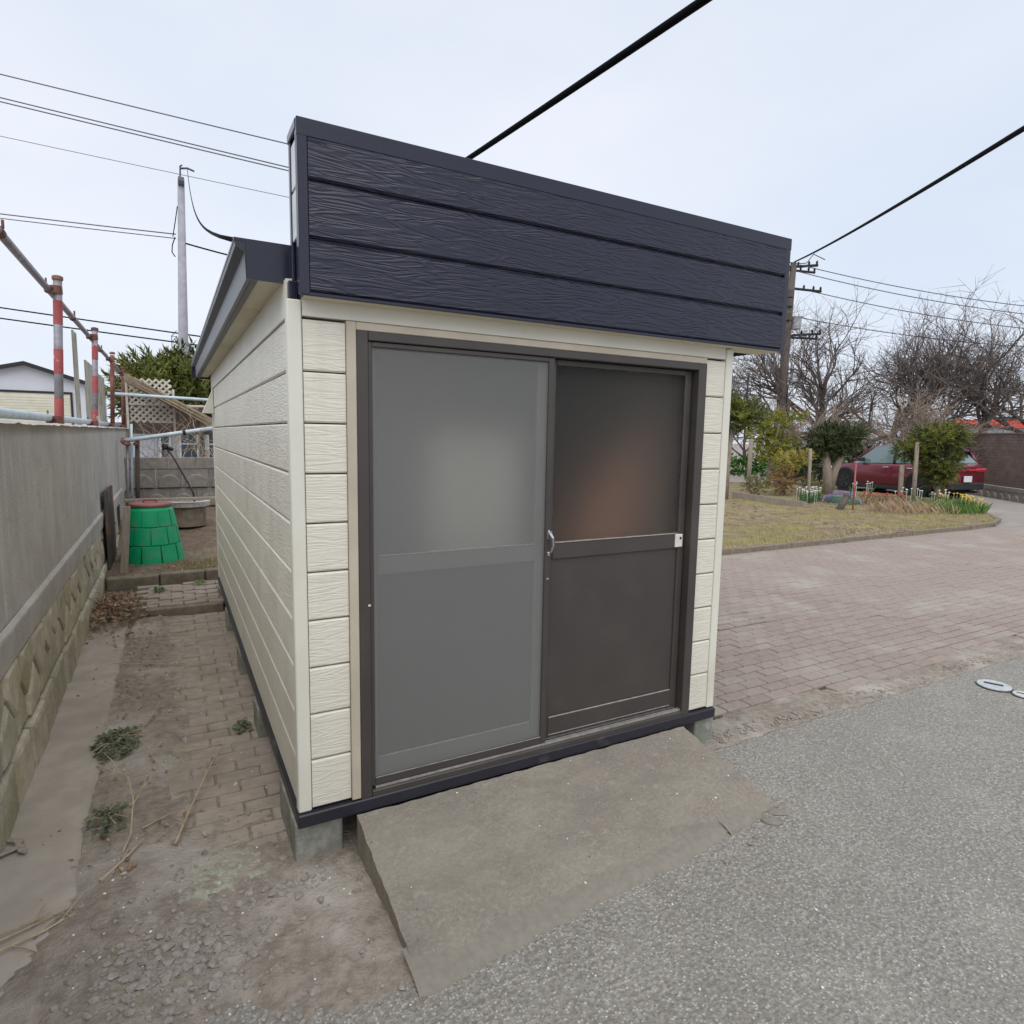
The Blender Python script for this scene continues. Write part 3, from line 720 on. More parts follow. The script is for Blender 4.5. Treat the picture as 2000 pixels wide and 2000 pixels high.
b.build('ledge', m_wall, wall, smooth=False)
b = MB(); b.box((-1.25, Y0, -.2), (-1.058, 8.5, .665)); b.build('joint_bed', m_mort, wall)
# footing stones: irregular polygons (clipped Voronoi cells)
def clip(P, mx_, my_, nx, ny):
    o = []
    for i in range(len(P)):
        a, c = P[i], P[(i+1) % len(P)]
        da = (a[0]-mx_)*nx+(a[1]-my_)*ny; dc = (c[0]-mx_)*nx+(c[1]-my_)*ny
        if da <= 0: o.append(a)
        if da*dc < 0: t = da/(da-dc); o.append((a[0]+(c[0]-a[0])*t, a[1]+(c[1]-a[1])*t))
    return o
def stones(y0, y1, z0, z1, cw, rows, xo, seed, tilt=.10):
    g_ = random.Random(seed); pts = []; nc = int((y1-y0)/cw)
    for r in range(rows):
        for c in range(nc+1): pts.append((y0+(c+.5*(r % 2)+g_.uniform(-.17, .17))*cw, z0+(r+.5+g_.uniform(-.12, .12))*(z1-z0)/rows))
    for i, p in enumerate(pts):
        P = [(y0, z0), (y1, z0), (y1, z1), (y0, z1)]
        for j, q in enumerate(pts):
            if i == j or abs(q[0]-p[0]) > cw*3: continue
            P = clip(P, (p[0]+q[0])/2, (p[1]+q[1])/2, q[0]-p[0], q[1]-p[1])
            if len(P) < 3: break
        if len(P) < 3: continue
        cy = sum(a[0] for a in P)/len(P); cz = sum(a[1] for a in P)/len(P)
        # drop near-duplicate corners, then inset
        Q = []
        for k, a in enumerate(P):
            if not Q or math.hypot(a[0]-Q[-1][0], a[1]-Q[-1][1]) > .02: Q.append(a)
        if len(Q) < 3: continue
        def ring(s, x, jit):
            return [(x+g_.uniform(-jit, jit), cy+(a[0]-cy)*s, cz+(a[1]-cz)*s) for a in Q]
        sz = max(.05, min(math.hypot(a[0]-cy, a[1]-cz) for a in Q)); k_ = 1-.010/sz
        n_ = len(Q); pr_ = xo+g_.uniform(-.006, .012)
        rings = [ring(k_, -1.12, 0), ring(k_, pr_-.020, .003), ring(k_*.965, pr_-.004, .004), ring(k_*.80, pr_+.002, .005)]
        b = MB(); vs = [p_ for rg in rings for p_ in rg]; vs.append((pr_+.003+g_.uniform(-.004, .004), cy, cz)); fs = []
        for r_ in range(3):
            for k in range(n_): k2 = (k+1) % n_; fs.append((r_*n_+k, r_*n_+k2, (r_+1)*n_+k2, (r_+1)*n_+k))
        for k in range(n_): fs.append((3*n_+k, 3*n_+(k+1) % n_, 4*n_))
        vs = [(x+(.0-(z_-.0)*tilt if True else 0)+.03, y_, z_) for x, y_, z_ in vs]
        b.add(vs, fs); b.build('stone', m_stone, wall, smooth=False)
stones(-1.2, 7.6, .236, .60, .30, 2, -1.052, 3, .02)
stones(-1.2, 7.6, -.06, .23, .38, 1, -1.036, 5, .03)

# pipe railing on top of the wall
m_galv = mat('galvanised_pipe', (.36, .34, .38), (.25, .235, .26), sc=12, rough=.5, metal=.35, c3=(.22, .13, .09), sc3=5, lo3=.6, hi3=.72)
m_pale = mat('pale_blue_pipe', (.55, .64, .68), (.45, .53, .57), sc=10, rough=.5, metal=.1, c3=(.35, .25, .2), sc3=6, lo3=.64, hi3=.74)
m_red = mat('faded_red_paint', (.42, .095, .09), (.33, .07, .07), sc=10, rough=.6, c3=(.55, .50, .48), sc3=9, lo3=.58, hi3=.64)
m_rust = mat('rusty_steel', (.20, .075, .06), (.13, .05, .04), sc=20, rough=.85, bsc=80, bst=.4, c3=(.28, .14, .10), sc3=6)
rail = thing('pipe_railing', 'scaffold pipe railing with red banded posts on top of the concrete wall', 'railing', (-1.15, 5, 1.66))
for i, y in enumerate((1.0, 3.8, 6.6, 9.2, 11.8)):
    x = -1.135; tx = .05
    P = lambda z: (x+tx*(z-1.66)/1.1, y, z)
    m_ = m_galv if i < 3 else m_rust
    b = MB(); b.tube([P(1.655), P(2.79 if i < 3 else 2.76)], .0305, 14); po = b.build('post', m_, rail, smooth=True)
    b = MB(); b.lathe([(.036, 0), (.038, .01), (.036, .028), (.02, .035)], P(2.775), 12); b.build('cap', m_rust, po)
    if i < 3:
        for z0, z1 in ((1.68, 1.87), (2.06, 2.25), (2.44, 2.62)):
            b = MB(); b.tube([P(z0), P(z1)], .0322, 14, False); b.build('red_band', m_red, po, smooth=True)
    for z in (1.70, 2.70):
        xx = P(z)[0]
        b = MB(); b.tube([(xx-.01, y, z-.03), (xx-.01, y, z+.03)], .042, 10); b.box((xx-.085, y-.03, z-.028), (xx-.02, y+.03, z+.028), .008); b.tube([(xx-.03, y-.05, z+.012), (xx-.03, y+.05, z+.012)], .007, 6); b.tube([(xx-.065, y-.045, z-.03), (xx-.065, y-.045, z+.075)], .007, 6)
        b.build('coupler', m_rust, po)
b = MB(); b.tube([(-1.155, -3, 2.70), (-1.150, 3, 2.70), (-1.145, 8, 2.71), (-1.14, 12.4, 2.72)], .0245, 12); b.build('top_rail', m_galv, rail, smooth=True)
for y in (2.2, 5.2, 8.0):
    b = MB(); b.tube([(-1.15, y-.04, 2.70), (-1.15, y+.04, 2.70)], .029, 10); b.tube([(-1.13, y, 2.72), (-1.13, y, 2.765)], .008, 6); b.build('sleeve', m_rust, rail)
b = MB(); b.tube([(-1.200, -3, 1.715), (-1.200, 12.3, 1.72)], .030, 12); b.build('bottom_rail', m_pale, rail, smooth=True)

# weathered translucent panels behind the railing
m_panel = mat('weathered_panel', (.50, .49, .42), (.36, .34, .27), sc=6, rough=.7, stretch=(6, 6, .6), c3=(.22, .17, .11), sc3=3, lo3=.55, hi3=.7)
for y0, y1, z1, lab in ((6.75, 7.1, 2.78, 'narrow weathered grey board upright behind the railing'), (7.9, 9.0, 2.55, 'wide weathered white corrugated panel behind the railing'), (9.6, 10.7, 2.5, 'stained pale corrugated panel behind the rusty railing posts')):
    b = MB(); N = int((y1-y0)/.02); 
    for i in range(N+1):
        y = y0+(y1-y0)*i/N; x = -1.32+.012*math.sin(i*1.4)
        b.v += [(x, y, 1.60), (x, y, z1+.01*fbm(y, 1, 3)), (x-.006, y, 1.60), (x-.006, y, z1)]
    for i in range(N):
        a = i*4; b.f += [(a, a+1, a+5, a+4), (a+2, a+6, a+7, a+3), (a+1, a+3, a+7, a+5)]
    tag(b.build('fence_panel', m_panel), lab, 'panel')

# ================================================================ BACK GARDEN (left)
m_green = mat('green_plastic', (.0, .40, .16), (.0, .33, .135), sc=3, rough=.5, bsc=40, bst=.08, c3=(.10, .30, .16), sc3=7, lo3=.52, hi3=.75)
m_lid = mat('faded_red_plastic', (.30, .105, .09), (.22, .08, .07), sc=6, rough=.6)
BX, BY, BZ0 = -.60, 5.98, .14
binn = thing('compost_bin', 'tapered green plastic compost bin with a dull red lid', 'compost bin', (BX, BY, BZ0))
def rr(z): return .325-.105*z/.63
b = MB(); b.lathe([(rr(0)-.006, 0), (rr(.63)-.006, .63), (rr(.63)-.03, .632)], (BX, BY, BZ0), 40); b.build('body', m_green, binn, smooth=True)
rows = [(0.0, .20), (.205, .405), (.41, .60)]
for r_, (z0, z1) in enumerate(rows):
    for k in range(10):
        a0 = (k+.5*(r_ % 2))*.6283+.02; a1 = a0+.6283-.05; b = MB(); N = 5; d0 = .005+.004*(k % 2)
        for q in range(N+1):
            a = a0+(a1-a0)*q/N
            for z, e in ((z0, 0), (z0+.006, d0), (z1-.006, d0), (z1, 0)):
                r = rr(z)+e-.004 if e == 0 else rr(z)+e; b.v.append((BX+r*math.cos(a), BY+r*math.sin(a), BZ0+z))
        for q in range(N):
            for s_ in range(3): c = q*4+s_; b.f.append((c, c+4, c+5, c+1))
        for q in (0, N): b.f.append(tuple(q*4+s_ for s_ in range(4)))
        b.build('panel', m_green, binn, smooth=False)
b = MB(); b.lathe([(.205, .625), (.222, .632), (.220, .66), (.19, .668), (.04, .672)], (BX, BY, BZ0), 36); ld = b.build('lid', m_lid, binn, smooth=True)
b = MB(); b.tube([(BX-.07, BY, BZ0+.665), (BX-.06, BY, BZ0+.70), (BX+.06, BY, BZ0+.70), (BX+.07, BY, BZ0+.665)], .014, 8); b.build('handle', m_lid, ld)

m_wood = mat('grey_wood', (.36, .31, .25), (.26, .22, .175), sc=3, rough=.9, stretch=(12, 12, 1.2), bsc=8, bst=.3)
m_wood_d = mat('dark_wood', (.10, .07, .055), (.065, .045, .035), sc=4, rough=.9, stretch=(8, 8, 1))
b = MB(); b.add([(-.885, 5.24, .12), (-.815, 5.24, .12), (-.76, 5.30, .84), (-.83, 5.30, .84), (-.885, 5.275, .12), (-.815, 5.275, .12), (-.76, 5.335, .84), (-.83, 5.335, .84)], [(0,1,2,3),(7,6,5,4),(0,4,5,1),(1,5,6,2),(2,6,7,3),(3,7,4,0)])
tag(b.build('wooden_stake', m_wood), 'weathered flat wooden stake leaning beside the green compost bin', 'stake')
b = MB(); NN = 14
for i in range(NN+1):
    y = 5.45+1.0*i/NN; x = -.985+.012*math.sin(i*2.1)
    b.v += [(x, y, .08), (x-.01, y, .98), (x-.012, y, .08), (x-.022, y, .98)]
for i in range(NN): a = i*4; b.f += [(a, a+4, a+5, a+1), (a+2, a+3, a+7, a+6), (a+1, a+5, a+7, a+3)]
b.f += [(0, 1, 3, 2), (NN*4, NN*4+2, NN*4+3, NN*4+1)]
m_rsheet = mat('rusty_sheet', (.075, .06, .055), (.05, .042, .042), sc=5, rough=.8, c3=(.22, .11, .075), sc3=3, lo3=.5, hi3=.65)
tag(b.build('rusty_sheet', m_rsheet), 'dark rusty corrugated sheet propped between the wall and the compost bin', 'metal sheet')

# round concrete planter ring
PX, PY, PZ = -.20, 8.0, .26
pl = thing('well_ring', 'round grey concrete ring planter with a thick rim behind the bin', 'planter', (PX, PY, PZ))
b = MB(); b.lathe([(.26, 0), (.265, .28), (.20, .28), (.20, .12)], (PX, PY, PZ), 32, False); b.build('body', m_kerb, pl, smooth=False)
b = MB(); b.lathe([(.265, .282), (.32, .29), (.325, .36), (.25, .362), (.245, .285)], (PX, PY, PZ), 32, False); b.build('rim', m_cope, pl, smooth=False)
b = MB(); b.lathe([(.01, .24), (.205, .22)], (PX, PY, PZ), 20, False); b.build('soil', m_soil, pl)
# plank lying across, black crank pole with dark head
b = MB(); b.box((-.95, 7.60, .66), (.42, 7.66, .70), .004); tag(b.build('grey_plank', m_wood), 'long grey plank laid level in front of the concrete ring', 'plank')
for x in (-.9, .36):
    b = MB(); b.box((x, 7.605, .15), (x+.04, 7.655, .659), .003); tag(b.build('plank_support', m_wood), 'short wooden stake carrying the long grey plank', 'stake', 'stakes under the plank')
b = MB(); b.tube([(-.06, 7.85, .30), (-.10, 7.87, .75), (-.32, 8.1, 1.22), (-.40, 8.18, 1.36)], [.016, .014, .013, .012], 8); b.blob((-.43, 8.2, 1.40), .06, 4, (1.3, 1, .8)); b.blob((-.36, 8.18, 1.37), .035, 5)
tag(b.build('leaning_pole', m_black), 'thin black pole leaning up out of the concrete ring, knobbed at its end', 'pole')

# scallop faced block wall
m_scal = mat('scallop_block', (.27, .245, .215), (.20, .18, .158), sc=14, rough=.95, bsc=60, bst=.5, bd=.005, vary=.08, spec=.2)
def scallop_proto(wd, hg, dp):
    b = MB(); b.box((-wd/2+.004, 0, .004), (wd/2-.004, dp, hg-.004), .004)
    N = 10; r0 = wd*.40; vs = []
    for k in range(N+1):
        t = math.pi*k/N; vs.append((r0*math.cos(t), -.04, hg*.06+r0*1.25*math.sin(t)))
    vb = [(x*1.08, -.0004, z+(.02 if z > hg*.2 else -.01)) for x, y, z in vs]
    n_ = len(vs); b.add(vs+vb, [tuple(range(n_))[::-1]]+[(i, (i+1), n_+i+1, n_+i) for i in range(n_-1)]+[(n_-1, 0, n_, 2*n_-1)])
    return b
def block_wall(name, label, p0, d, nblk, courses, wd, hg, dp, cap, cap_h):
    root = thing(name, label, 'wall', p0); ang = math.atan2(d[1], d[0]); pr_ = scallop_proto(wd, hg, dp); proto = None
    for c in range(courses):
        for i in range(nblk):
            t = (i+.5+(0 if c % 2 == 0 else .5))*wd; loc = (p0[0]+d[0]*t, p0[1]+d[1]*t, p0[2]+c*hg)
            if proto is None: proto = pr_.build('block', m_scal); proto.location = loc; proto.rotation_euler = (0, 0, ang); link_parent(proto, root)
            else: inst(proto, loc, (0, 0, ang), (1, 1, 1), root)
    if cap:
        cp = MB().box((-wd/2+.003, -.01, 0), (wd/2-.003, dp+.01, cap_h), .006); pc = None
        for i in range(nblk):
            t = (i+.5)*wd; loc = (p0[0]+d[0]*t, p0[1]+d[1]*t, p0[2]+courses*hg+.001)
            if pc is None: pc = cp.build('cap_block', m_scal); pc.location = loc; pc.rotation_euler = (0, 0, ang); link_parent(pc, root)
            else: inst(pc, loc, (0, 0, ang), (1, 1, 1), root)
    return root
block_wall('scallop_block_wall', 'grey scallop patterned block wall closing the back garden', (-1.6, 9.75, .34), (1, 0), 9, 2, .40, .325, .12, True, .19)

# pipes and clothes stand
b = MB(); b.tube([(-1.20, 9.55, 2.20), (.9, 9.40, 2.13)], .026, 10); tag(b.build('horizontal_pipe', m_pale, smooth=True), 'level pale blue pipe clamped to a rusty railing post', 'pipe')
cs = thing('pipe_stand', 'pale blue sloping pipe on dark upright poles behind the compost bin', 'pipe stand', (-.85, 8.2, .3))
b = MB(); b.tube([(-.96, 8.20, 1.475), (.32, 8.05, 1.70)], .030, 10); pp = b.build('sloping_pipe', m_pale, cs, smooth=True)
b = MB(); b.tube([(-.20, 8.11, 1.61), (-.16, 8.11, 1.617)], .045, 10); b.build('clamp', m_black, pp)
for x, y, r, m_, zt in ((-.78, 8.25, .030, m_wood_d, 1.50), (-.90, 8.22, .018, m_galv, 1.52), (-.845, 8.30, .016, m_pale, 1.72)):
    b = MB(); b.tube([(x-.05, y, .2), (x, y, zt)], r, 10); b.build('upright', m_, cs, smooth=True)
b = MB(); b.lathe([(.03, -.02), (.05, 0), (.03, .03)], (-.90, 8.17, 1.43), 10); b.blob((-.80, 8.17, 1.44), .04, 3); b.blob((-.93, 8.2, 1.47), .05, 8); b.build('clamp', m_rust, cs)

# white lattice trellis with reed mat and dead vines
m_lat = mat('white_lattice', (.66, .63, .56), (.50, .47, .40), sc=12, rough=.7)
lt = thing('lattice_trellis', 'weathered white diamond lattice on posts under a sloping reed mat', 'trellis', (-.4, 11.6, .5))
LX0, LX1, LZ0, LZ1, LY = -1.02, -.30, 1.78, 2.60, 11.6
for s_ in (1, -1):
    k = -14
    while k < 14:
        x0 = LX0+k*.115; P = []
        # strip along direction (1, s) clipped to the panel
        a = (x0, LZ0 if s_ > 0 else LZ1); t0 = max(0, LX0-a[0]); t1 = min(LX1-a[0], LZ1-LZ0)
        if t1-t0 > .05:
            p, q = (a[0]+t0, a[1]+s_*t0), (a[0]+t1, a[1]+s_*t1); dx, dz = .0125*s_, -.0125; y = LY+(.0 if s_ > 0 else .012)
            b = MB(); vs = [(p[0]-dx, y, p[1]-dz), (q[0]-dx, y, q[1]-dz), (q[0]+dx, y, q[1]+dz), (p[0]+dx, y, p[1]+dz)]
            b.add(vs+[(x_, y+.01, z_) for x_, _, z_ in vs], [(0,1,2,3),(7,6,5,4),(0,4,5,1),(1,5,6,2),(2,6,7,3),(3,7,4,0)]); b.build('slat', m_lat, lt)
        k += 1
for a, c in (((-1.05, 11.57, 2.10), (.75, 11.60, 2.135)), ((-.29, 11.56, .4), (-.25, 11.599, 2.42)), ((-1.06, 11.56, .4), (-1.02, 11.599, 2.62)), ((-.62, 11.57, 1.775), (-.30, 11.599, 1.80))):
    b = MB(); b.box(a, c, .003); b.build('rail', m_lat, lt)
m_reed = mat('reed', (.42, .34, .24), (.28, .22, .155), sc=12, rough=.95)
b = MB()
for i in range(260):
    t = U_(0, .25); y = 10.9+U_(-.1, .6); dz = U_(-.10, .05)
    b.tube([(-1.05+t, y, 2.60-.53*t+dz), (-.2, y+U_(-.05, .05), 2.13+dz+U_(-.02, .02)), (.55, y+U_(-.08, .08), 1.70+dz+U_(-.03, .03))], U_(.006, .012), 4)
tag(b.build('reed_mat', m_reed), 'sloping mat of dry reeds laid over the trellis', 'reed mat', kind='stuff')
b = MB()
for i in range(46):
    x = U_(-.75, .75); p = Vector((x, 10.6+U_(-.4, .4), 1.1)); pts = [p]; d = Vector((U_(-.5, .5), U_(-.2, .2), 1))
    for k in range(7): d += Vector((U_(-.7, .7), U_(-.3, .3), U_(-.45, .3))); d.normalize(); p = p+d*.16; pts.append(p)
    b.tube(pts, [.009-.001*k for k in range(8)], 4)
tag(b.build('dead_vine', m_twig), 'tangle of dead brown vines climbing under the reed mat', 'vine', kind='stuff')
# dark timber lean-to behind the trellis
lean = thing('timber_lean_to', 'dark timber boarded lean-to behind the lattice and vines', 'shed', (0, 12.9, .5))
for i in range(16):
    b = MB(); x = -1.15+i*.16; b.box((x, 12.75, 1.56), (x+.152, 12.78, 2.32-.035*i), .004); b.build('plank', m_wood_d, lean)
for x in (-1.15, .2, 1.3):
    b = MB(); b.box((x, 12.70, .2), (x+.09, 12.745, 2.2), .004); b.build('post', m_wood_d, lean)
b = MB(); b.add([(-1.3, 12.6, 2.42), (1.5, 12.6, 1.80), (1.5, 14, 1.9), (-1.3, 14, 2.52), (-1.3, 12.6, 2.37), (1.5, 12.6, 1.75), (1.5, 14, 1.85), (-1.3, 14, 2.47)], [(0,1,2,3),(7,6,5,4),(0,4,5,1),(1,5,6,2),(2,6,7,3),(3,7,4,0)]); b.build('roof', m_wood_d, lean)
# pale blue house beyond the block wall
m_bluew = mat('pale_blue_wall', (.50, .54, .62), (.42, .46, .54), sc=2, rough=.8); m_dkglass = mat('window_glass', (.08, .10, .14), rough=.15, spec=.8)
hs = thing('pale_blue_house', 'pale blue house front with dark windows beyond the block wall', 'house', (-.2, 15, 0))
b = MB(); b.box((-1.6, 15.2, -.1), (2.4, 18, 1.72)); b.build('wall', m_bluew, hs)
b = MB(); b.box((-1.7, 15.0, 1.722), (2.5, 18.1, 1.80)); b.build('roof', m_wood_d, hs)
for x0, x1 in ((-.55, -.38), (-.12, .22), (.5, .9)):
    b = MB(); b.box((x0, 15.17, 1.0), (x1, 15.199, 1.62)); wd_ = b.build('window', m_dkglass, hs)
    b = MB(); b.box((x0-.04, 15.16, .96), (x0-.001, 15.199, 1.66)); b.box((x1+.001, 15.16, .96), (x1+.04, 15.199, 1.66)); b.box((x0, 15.165, 1.30), (x1, 15.1695, 1.33)); b.build('frame', m_white, wd_)

# ---- white garage with roller shutter, far left
m_gar = mat('white_metal_cladding', (.66, .67, .72), (.60, .61, .66), sc=.6, rough=.6); m_shut = mat('cream_shutter', (.68, .66, .54), (.60, .58, .46), sc=2, rough=.6)
m_groof = mat('grey_metal_roof', (.34, .34, .37), (.28, .28, .31), sc=2, rough=.5)
ga = thing('white_garage', 'white gabled garage with a cream roller shutter beyond the railing', 'garage', (-7.3, 40, 0))
gy = 40.0; ex0, ex1, rx_, ez, rz_ = -10.6, -4.25, -6.95, 4.05, 4.95
b = MB(); b.prism([(ex0, -.1), (ex1, -.1), (ex1, ez), (rx_, rz_), (ex0, ez-.05)], 'y', gy, gy+12); b.build('wall', m_gar, ga)
for (x0, z0), (x1, z1) in (((rx_, rz_+.02), (ex1+.15, ez-.02)), ((ex0-.15, ez-.1), (rx_, rz_+.02))):
    b = MB(); b.prism([(x0, z0), (x1, z1), (x1, z1+.16), (x0, z0+.16)], 'y', gy-.35, gy+12.3); b.build('roof', m_groof, ga)
    b = MB(); b.prism([(x0, z0-.06), (x1, z1-.06), (x1, z1+.165), (x0, z0+.165)], 'y', gy-.40, gy-.351); b.build('barge_board', m_black, ga)
b = MB(); b.box((-8.35, gy-.06, 0), (-5.05, gy-.001, 3.50)); sh = b.build('roller_shutter', m_shut, ga)
for i in range(23):
    b = MB(); z = .06+.145*i; b.box((-8.32, gy-.085, z), (-5.08, gy-.061, z+.13), .006); b.build('slat', m_shut, sh)
b = MB(); b.box((-8.45, gy-.10, 3.50), (-4.95, gy-.002, 3.62)); b.box((-5.05, gy-.08, 0), (-4.95, gy-.002, 3.50)); b.build('shutter_frame', m_black, sh)
b = MB(); b.box((ex1-.10, gy-.03, 0), (ex1+.02, gy-.0015, ez-.08)); b.build('corner_trim', m_black, ga)
b = MB(); b.lathe([(.09, 0), (.09, .02)], (-4.75, gy-.02, 3.85), 10); b.box((-4.83, gy-.08, 3.78), (-4.69, gy-.002, 3.96), .02); b.build('vent', m_black, ga)

# ================================================================ UTILITY POLES AND WIRES
m_pole = mat('concrete_pole', (.37, .37, .41), (.30, .30, .33), sc=5, rough=.85); m_wire = mat('wire', (.10, .10, .125), rough=.6); m_cable = mat('black_cable', (.004, .004, .005), rough=.85, spec=.1)
lp = thing('utility_pole', 'slim grey concrete utility pole behind the shed and conifer', 'utility pole', (.2, 25, 0))
b = MB(); b.tube([(.13, 25, 0), (.22, 25, 4), (.40, 25, 10.8)], [.20, .18, .115], 14); b.build('pole', m_pole, lp, smooth=True)
b = MB(); b.tube([(.36, 25, 10.5), (.39, 24.9, 11.25), (.44, 24.8, 11.25)], .03, 6); b.tube([(.38, 25, 11.2), (.62, 24.9, 11.22), (.85, 24.9, 11.16)], .035, 6); b.tube([(.30, 24.9, 10.72), (.50, 24.9, 10.72)], .16, 10); b.build('bracket', m_wire, lp)
b = MB(); b.tube([(.12, 24.84, 8.7), (.02, 24.8, 8.4), (.0, 24.8, 8.15), (.1, 24.84, 8.0)], .02, 5); b.tube([(.24, 24.83, 9.8), (.14, 24.8, 9.2), (.05, 24.8, 8.7)], .018, 5); b.build('drip_loop', m_cable, lp)
def wire(name, label, a, c, sag, r, m, group=None, cat='wire', n_=24, sides=5, on=None):
    a, c = Vector(a), Vector(c); pts = []
    for i in range(n_+1):
        t = i/n_; p = a.lerp(c, t); p.z -= sag*4*t*(1-t); pts.append(p)
    if on: pts += [c.lerp(Vector(on), k/8) for k in range(1, 9)]
    b = MB(); b.tube(pts, r, sides); return tag(b.build(name, m, smooth=True), label, cat, group)
GW = 'overhead wires beyond the utility pole'
wire('overhead_wire', 'highest thin overhead wire crossing the sky behind the shed', (-25.1, 41.3, 20.3), (4.3, 24.18, 12.56), .07, .024, m_wire, GW, on=(24.5, 17.2, 9.5))
wire('overhead_wire', 'upper one of a close pair of thin overhead wires below the highest wire', (-25.1, 41.2, 19.4), (4.27, 24.07, 11.67), .07, .024, m_wire, GW, on=(24.5, 17.2, 9.3))
wire('overhead_wire', 'lower one of a close pair of thin overhead wires below the highest wire', (-25.1, 41.2, 19.2), (4.26, 24.07, 11.55), .07, .024, m_wire, GW, on=(24.5, 17.2, 9.2))
wire('overhead_wire', 'faint single overhead wire passing just above the top of the concrete pole', (-31.4, 51.7, 21.1), (5.37, 30.51, 12.77), .07, .015, m_wire, GW, on=(24.4, 17.3, 8.4))
wire('overhead_wire', 'thin overhead wire fixed to the concrete pole below its middle', (-23.9, 42.0, 12.9), (.15, 25.0, 8.85), .15, .022, m_wire, GW)
wire('overhead_wire', 'thin overhead wire just under the one fixed to the pole', (-23.9, 42.0, 12.7), (.15, 25.0, 8.7), .15, .018, m_wire, GW)
wire('overhead_wire', 'dark overhead wire running from the concrete pole down behind the roof', (.3, 25.0, 8.6), (4.0, 23.9, 7.9), .05, .03, m_cable, GW, on=(24.3, 17.2, 7.0))
wire('overhead_wire', 'upper of two low dark wires above the conifer and the garage', (-24.1, 46.2, 9.9), (9.7, 27, 4.95), .1, .034, m_cable, GW)
wire('overhead_wire', 'lower of two low dark wires above the conifer and the garage', (-24.1, 46.2, 9.25), (9.7, 27, 4.6), .1, .034, m_cable, GW)
wire('service_drop', 'dark cable curving from the pole top down to the shed eave', (.62, 24.9, 11.2), (-.15, .12, 2.285), .55, .010, m_cable, None, 'cable')
mast = thing('radio_mast', 'small far lattice mast standing beside the concrete pole', 'mast', (.45, 67, 0))
b = MB()
for s_ in (-.22, .22): b.tube([(.4+s_, 67, 0), (.45+s_, 67, 10.6)], .05, 4)
b.build('legs', m_wire, mast)
b = MB()
for k in range(12): z = 4.5+.55*k; b.tube([(.45-.22, 67, z), (.45+.22, 67, z+.55)], .04, 4); b.tube([(.45-.22, 67, z), (.45+.22, 67, z)], .04, 4)
b.build('bracing', m_wire, mast)

# thick cables overhead
wire('thick_cable', 'thick black cable passing over the shed roof behind the fascia', (2.145, -1.6, 3.724), (2.43, 11.4, 5.25), .05, .024, m_cable, None, 'cable', 30, 10)
wire('thick_cable', 'thick black cable rising from the wooden pole over the brick paving', (24.5, 17.3, 9.62), (3.6, -2.9, 4.05), .14, .032, m_cable, None, 'cable', 40, 10)
b = MB(); b.tube([(2.46, 11.5, 0), (2.45, 11.5, 5.45)], [.11, .08], 12); tag(b.build('service_pole', m_wood_d, smooth=True), 'dark wooden service pole behind the shed carrying the thick cable', 'pole')
# wire loop hanging under the right eave
b = MB(); b.tube([(2.30, .35, 2.118), (2.26, .45, 2.08), (2.22, .5, 2.03), (2.24, .55, 2.0), (2.26, .5, 2.04), (2.2, .5, 2.03), (2.17, .6, 1.99), (2.15, .9, 1.97), (2.14, 1.3, 1.97)], .008, 6); tag(b.build('cable_loop', m_cable, smooth=True), 'black cable looped under the right eave of the shed', 'cable')

# ================================================================ PLANTS
m_bark = mat('bark', (.14, .115, .10), (.09, .074, .064), sc=10, rough=.95, stretch=(3, 3, .7), bsc=30, bst=.6, bd=.02)
m_bark_l = mat('pale_bark', (.34, .28, .225), (.24, .19, .15), sc=10, rough=.95, stretch=(3, 3, .7), bsc=25, bst=.6, bd=.02)
m_twigs = mat('bare_twigs', (.15, .122, .108), (.10, .082, .073), sc=2, rough=.95)
m_twigs_b = mat('brown_twigs', (.30, .235, .19), (.22, .17, .135), sc=2, rough=.95)

def grow(bt, bw, p, d, ln, r, lv, mx_, g_, kids, trop, crook=.28, shrink=.66):
    n_ = 4 if lv < 2 else 3; pts = [p.copy()]; rad = [r]; dirs = []
    for i in range(n_):
        d = (d+Vector((g_.gauss(0, crook), g_.gauss(0, crook), g_.gauss(0, crook*.8)+trop)))
        d.normalize(); p = p+d*(ln/n_); pts.append(p.copy()); dirs.append(d.copy()); rad.append(r*(1-.55*(i+1)/n_) if lv < mx_ else r*(1-.7*(i+1)/n_))
    (bt if lv < 2 else bw).tube(pts, rad, 8 if lv == 0 else (5 if lv < 3 else 3), lv < 2)
    if lv >= mx_: return
    for k in range(kids[lv]):
        t = .35+.65*(k+g_.random())/kids[lv] if lv else .45+.55*(k+g_.random())/kids[lv]
        t = min(t, .999); i = min(int(t*n_), n_-1); q = pts[i].lerp(pts[i+1], t*n_-i)
        a = dirs[i].orthogonal().normalized(); a.rotate(Matrix.Rotation(g_.uniform(0, 6.283), 3, dirs[i]))
        nd_ = (dirs[i]+a*g_.uniform(.55, 1.05)).normalized()
        grow(bt, bw, q, nd_, ln*shrink*g_.uniform(.7, 1.15), max(rad[i]*.70, .009), lv+1, mx_, g_, kids, trop, crook, shrink)
def bare_tree(name, label, base, h, r, seed, kids=(5, 5, 4, 4, 2), mx_=5, trop=.10, lean=(0, 0, 1), mt=None, mw=None, group=None, crook=.21, cat='tree'):
    g_ = random.Random(seed); t = thing(name, label, cat, base, group); bt, bw = MB(), MB()
    grow(bt, bw, Vector(base), Vector(lean).normalized(), h*.34, r, 0, mx_, g_, kids, trop, crook, .79 if mx_ == 5 else .70)
    bt.build('trunk', mt or m_bark, t, smooth=True); bw.build('crown', mw or m_twigs, t)
    return t
GB = 'bare trees beyond the lawn'
bare_tree('bare_tree', 'tall bare tree right beside the wooden utility pole', (25.9, 17.3, 0), 10.2, .20, 11, trop=.06, group=GB, lean=(-.2, 0, 1))
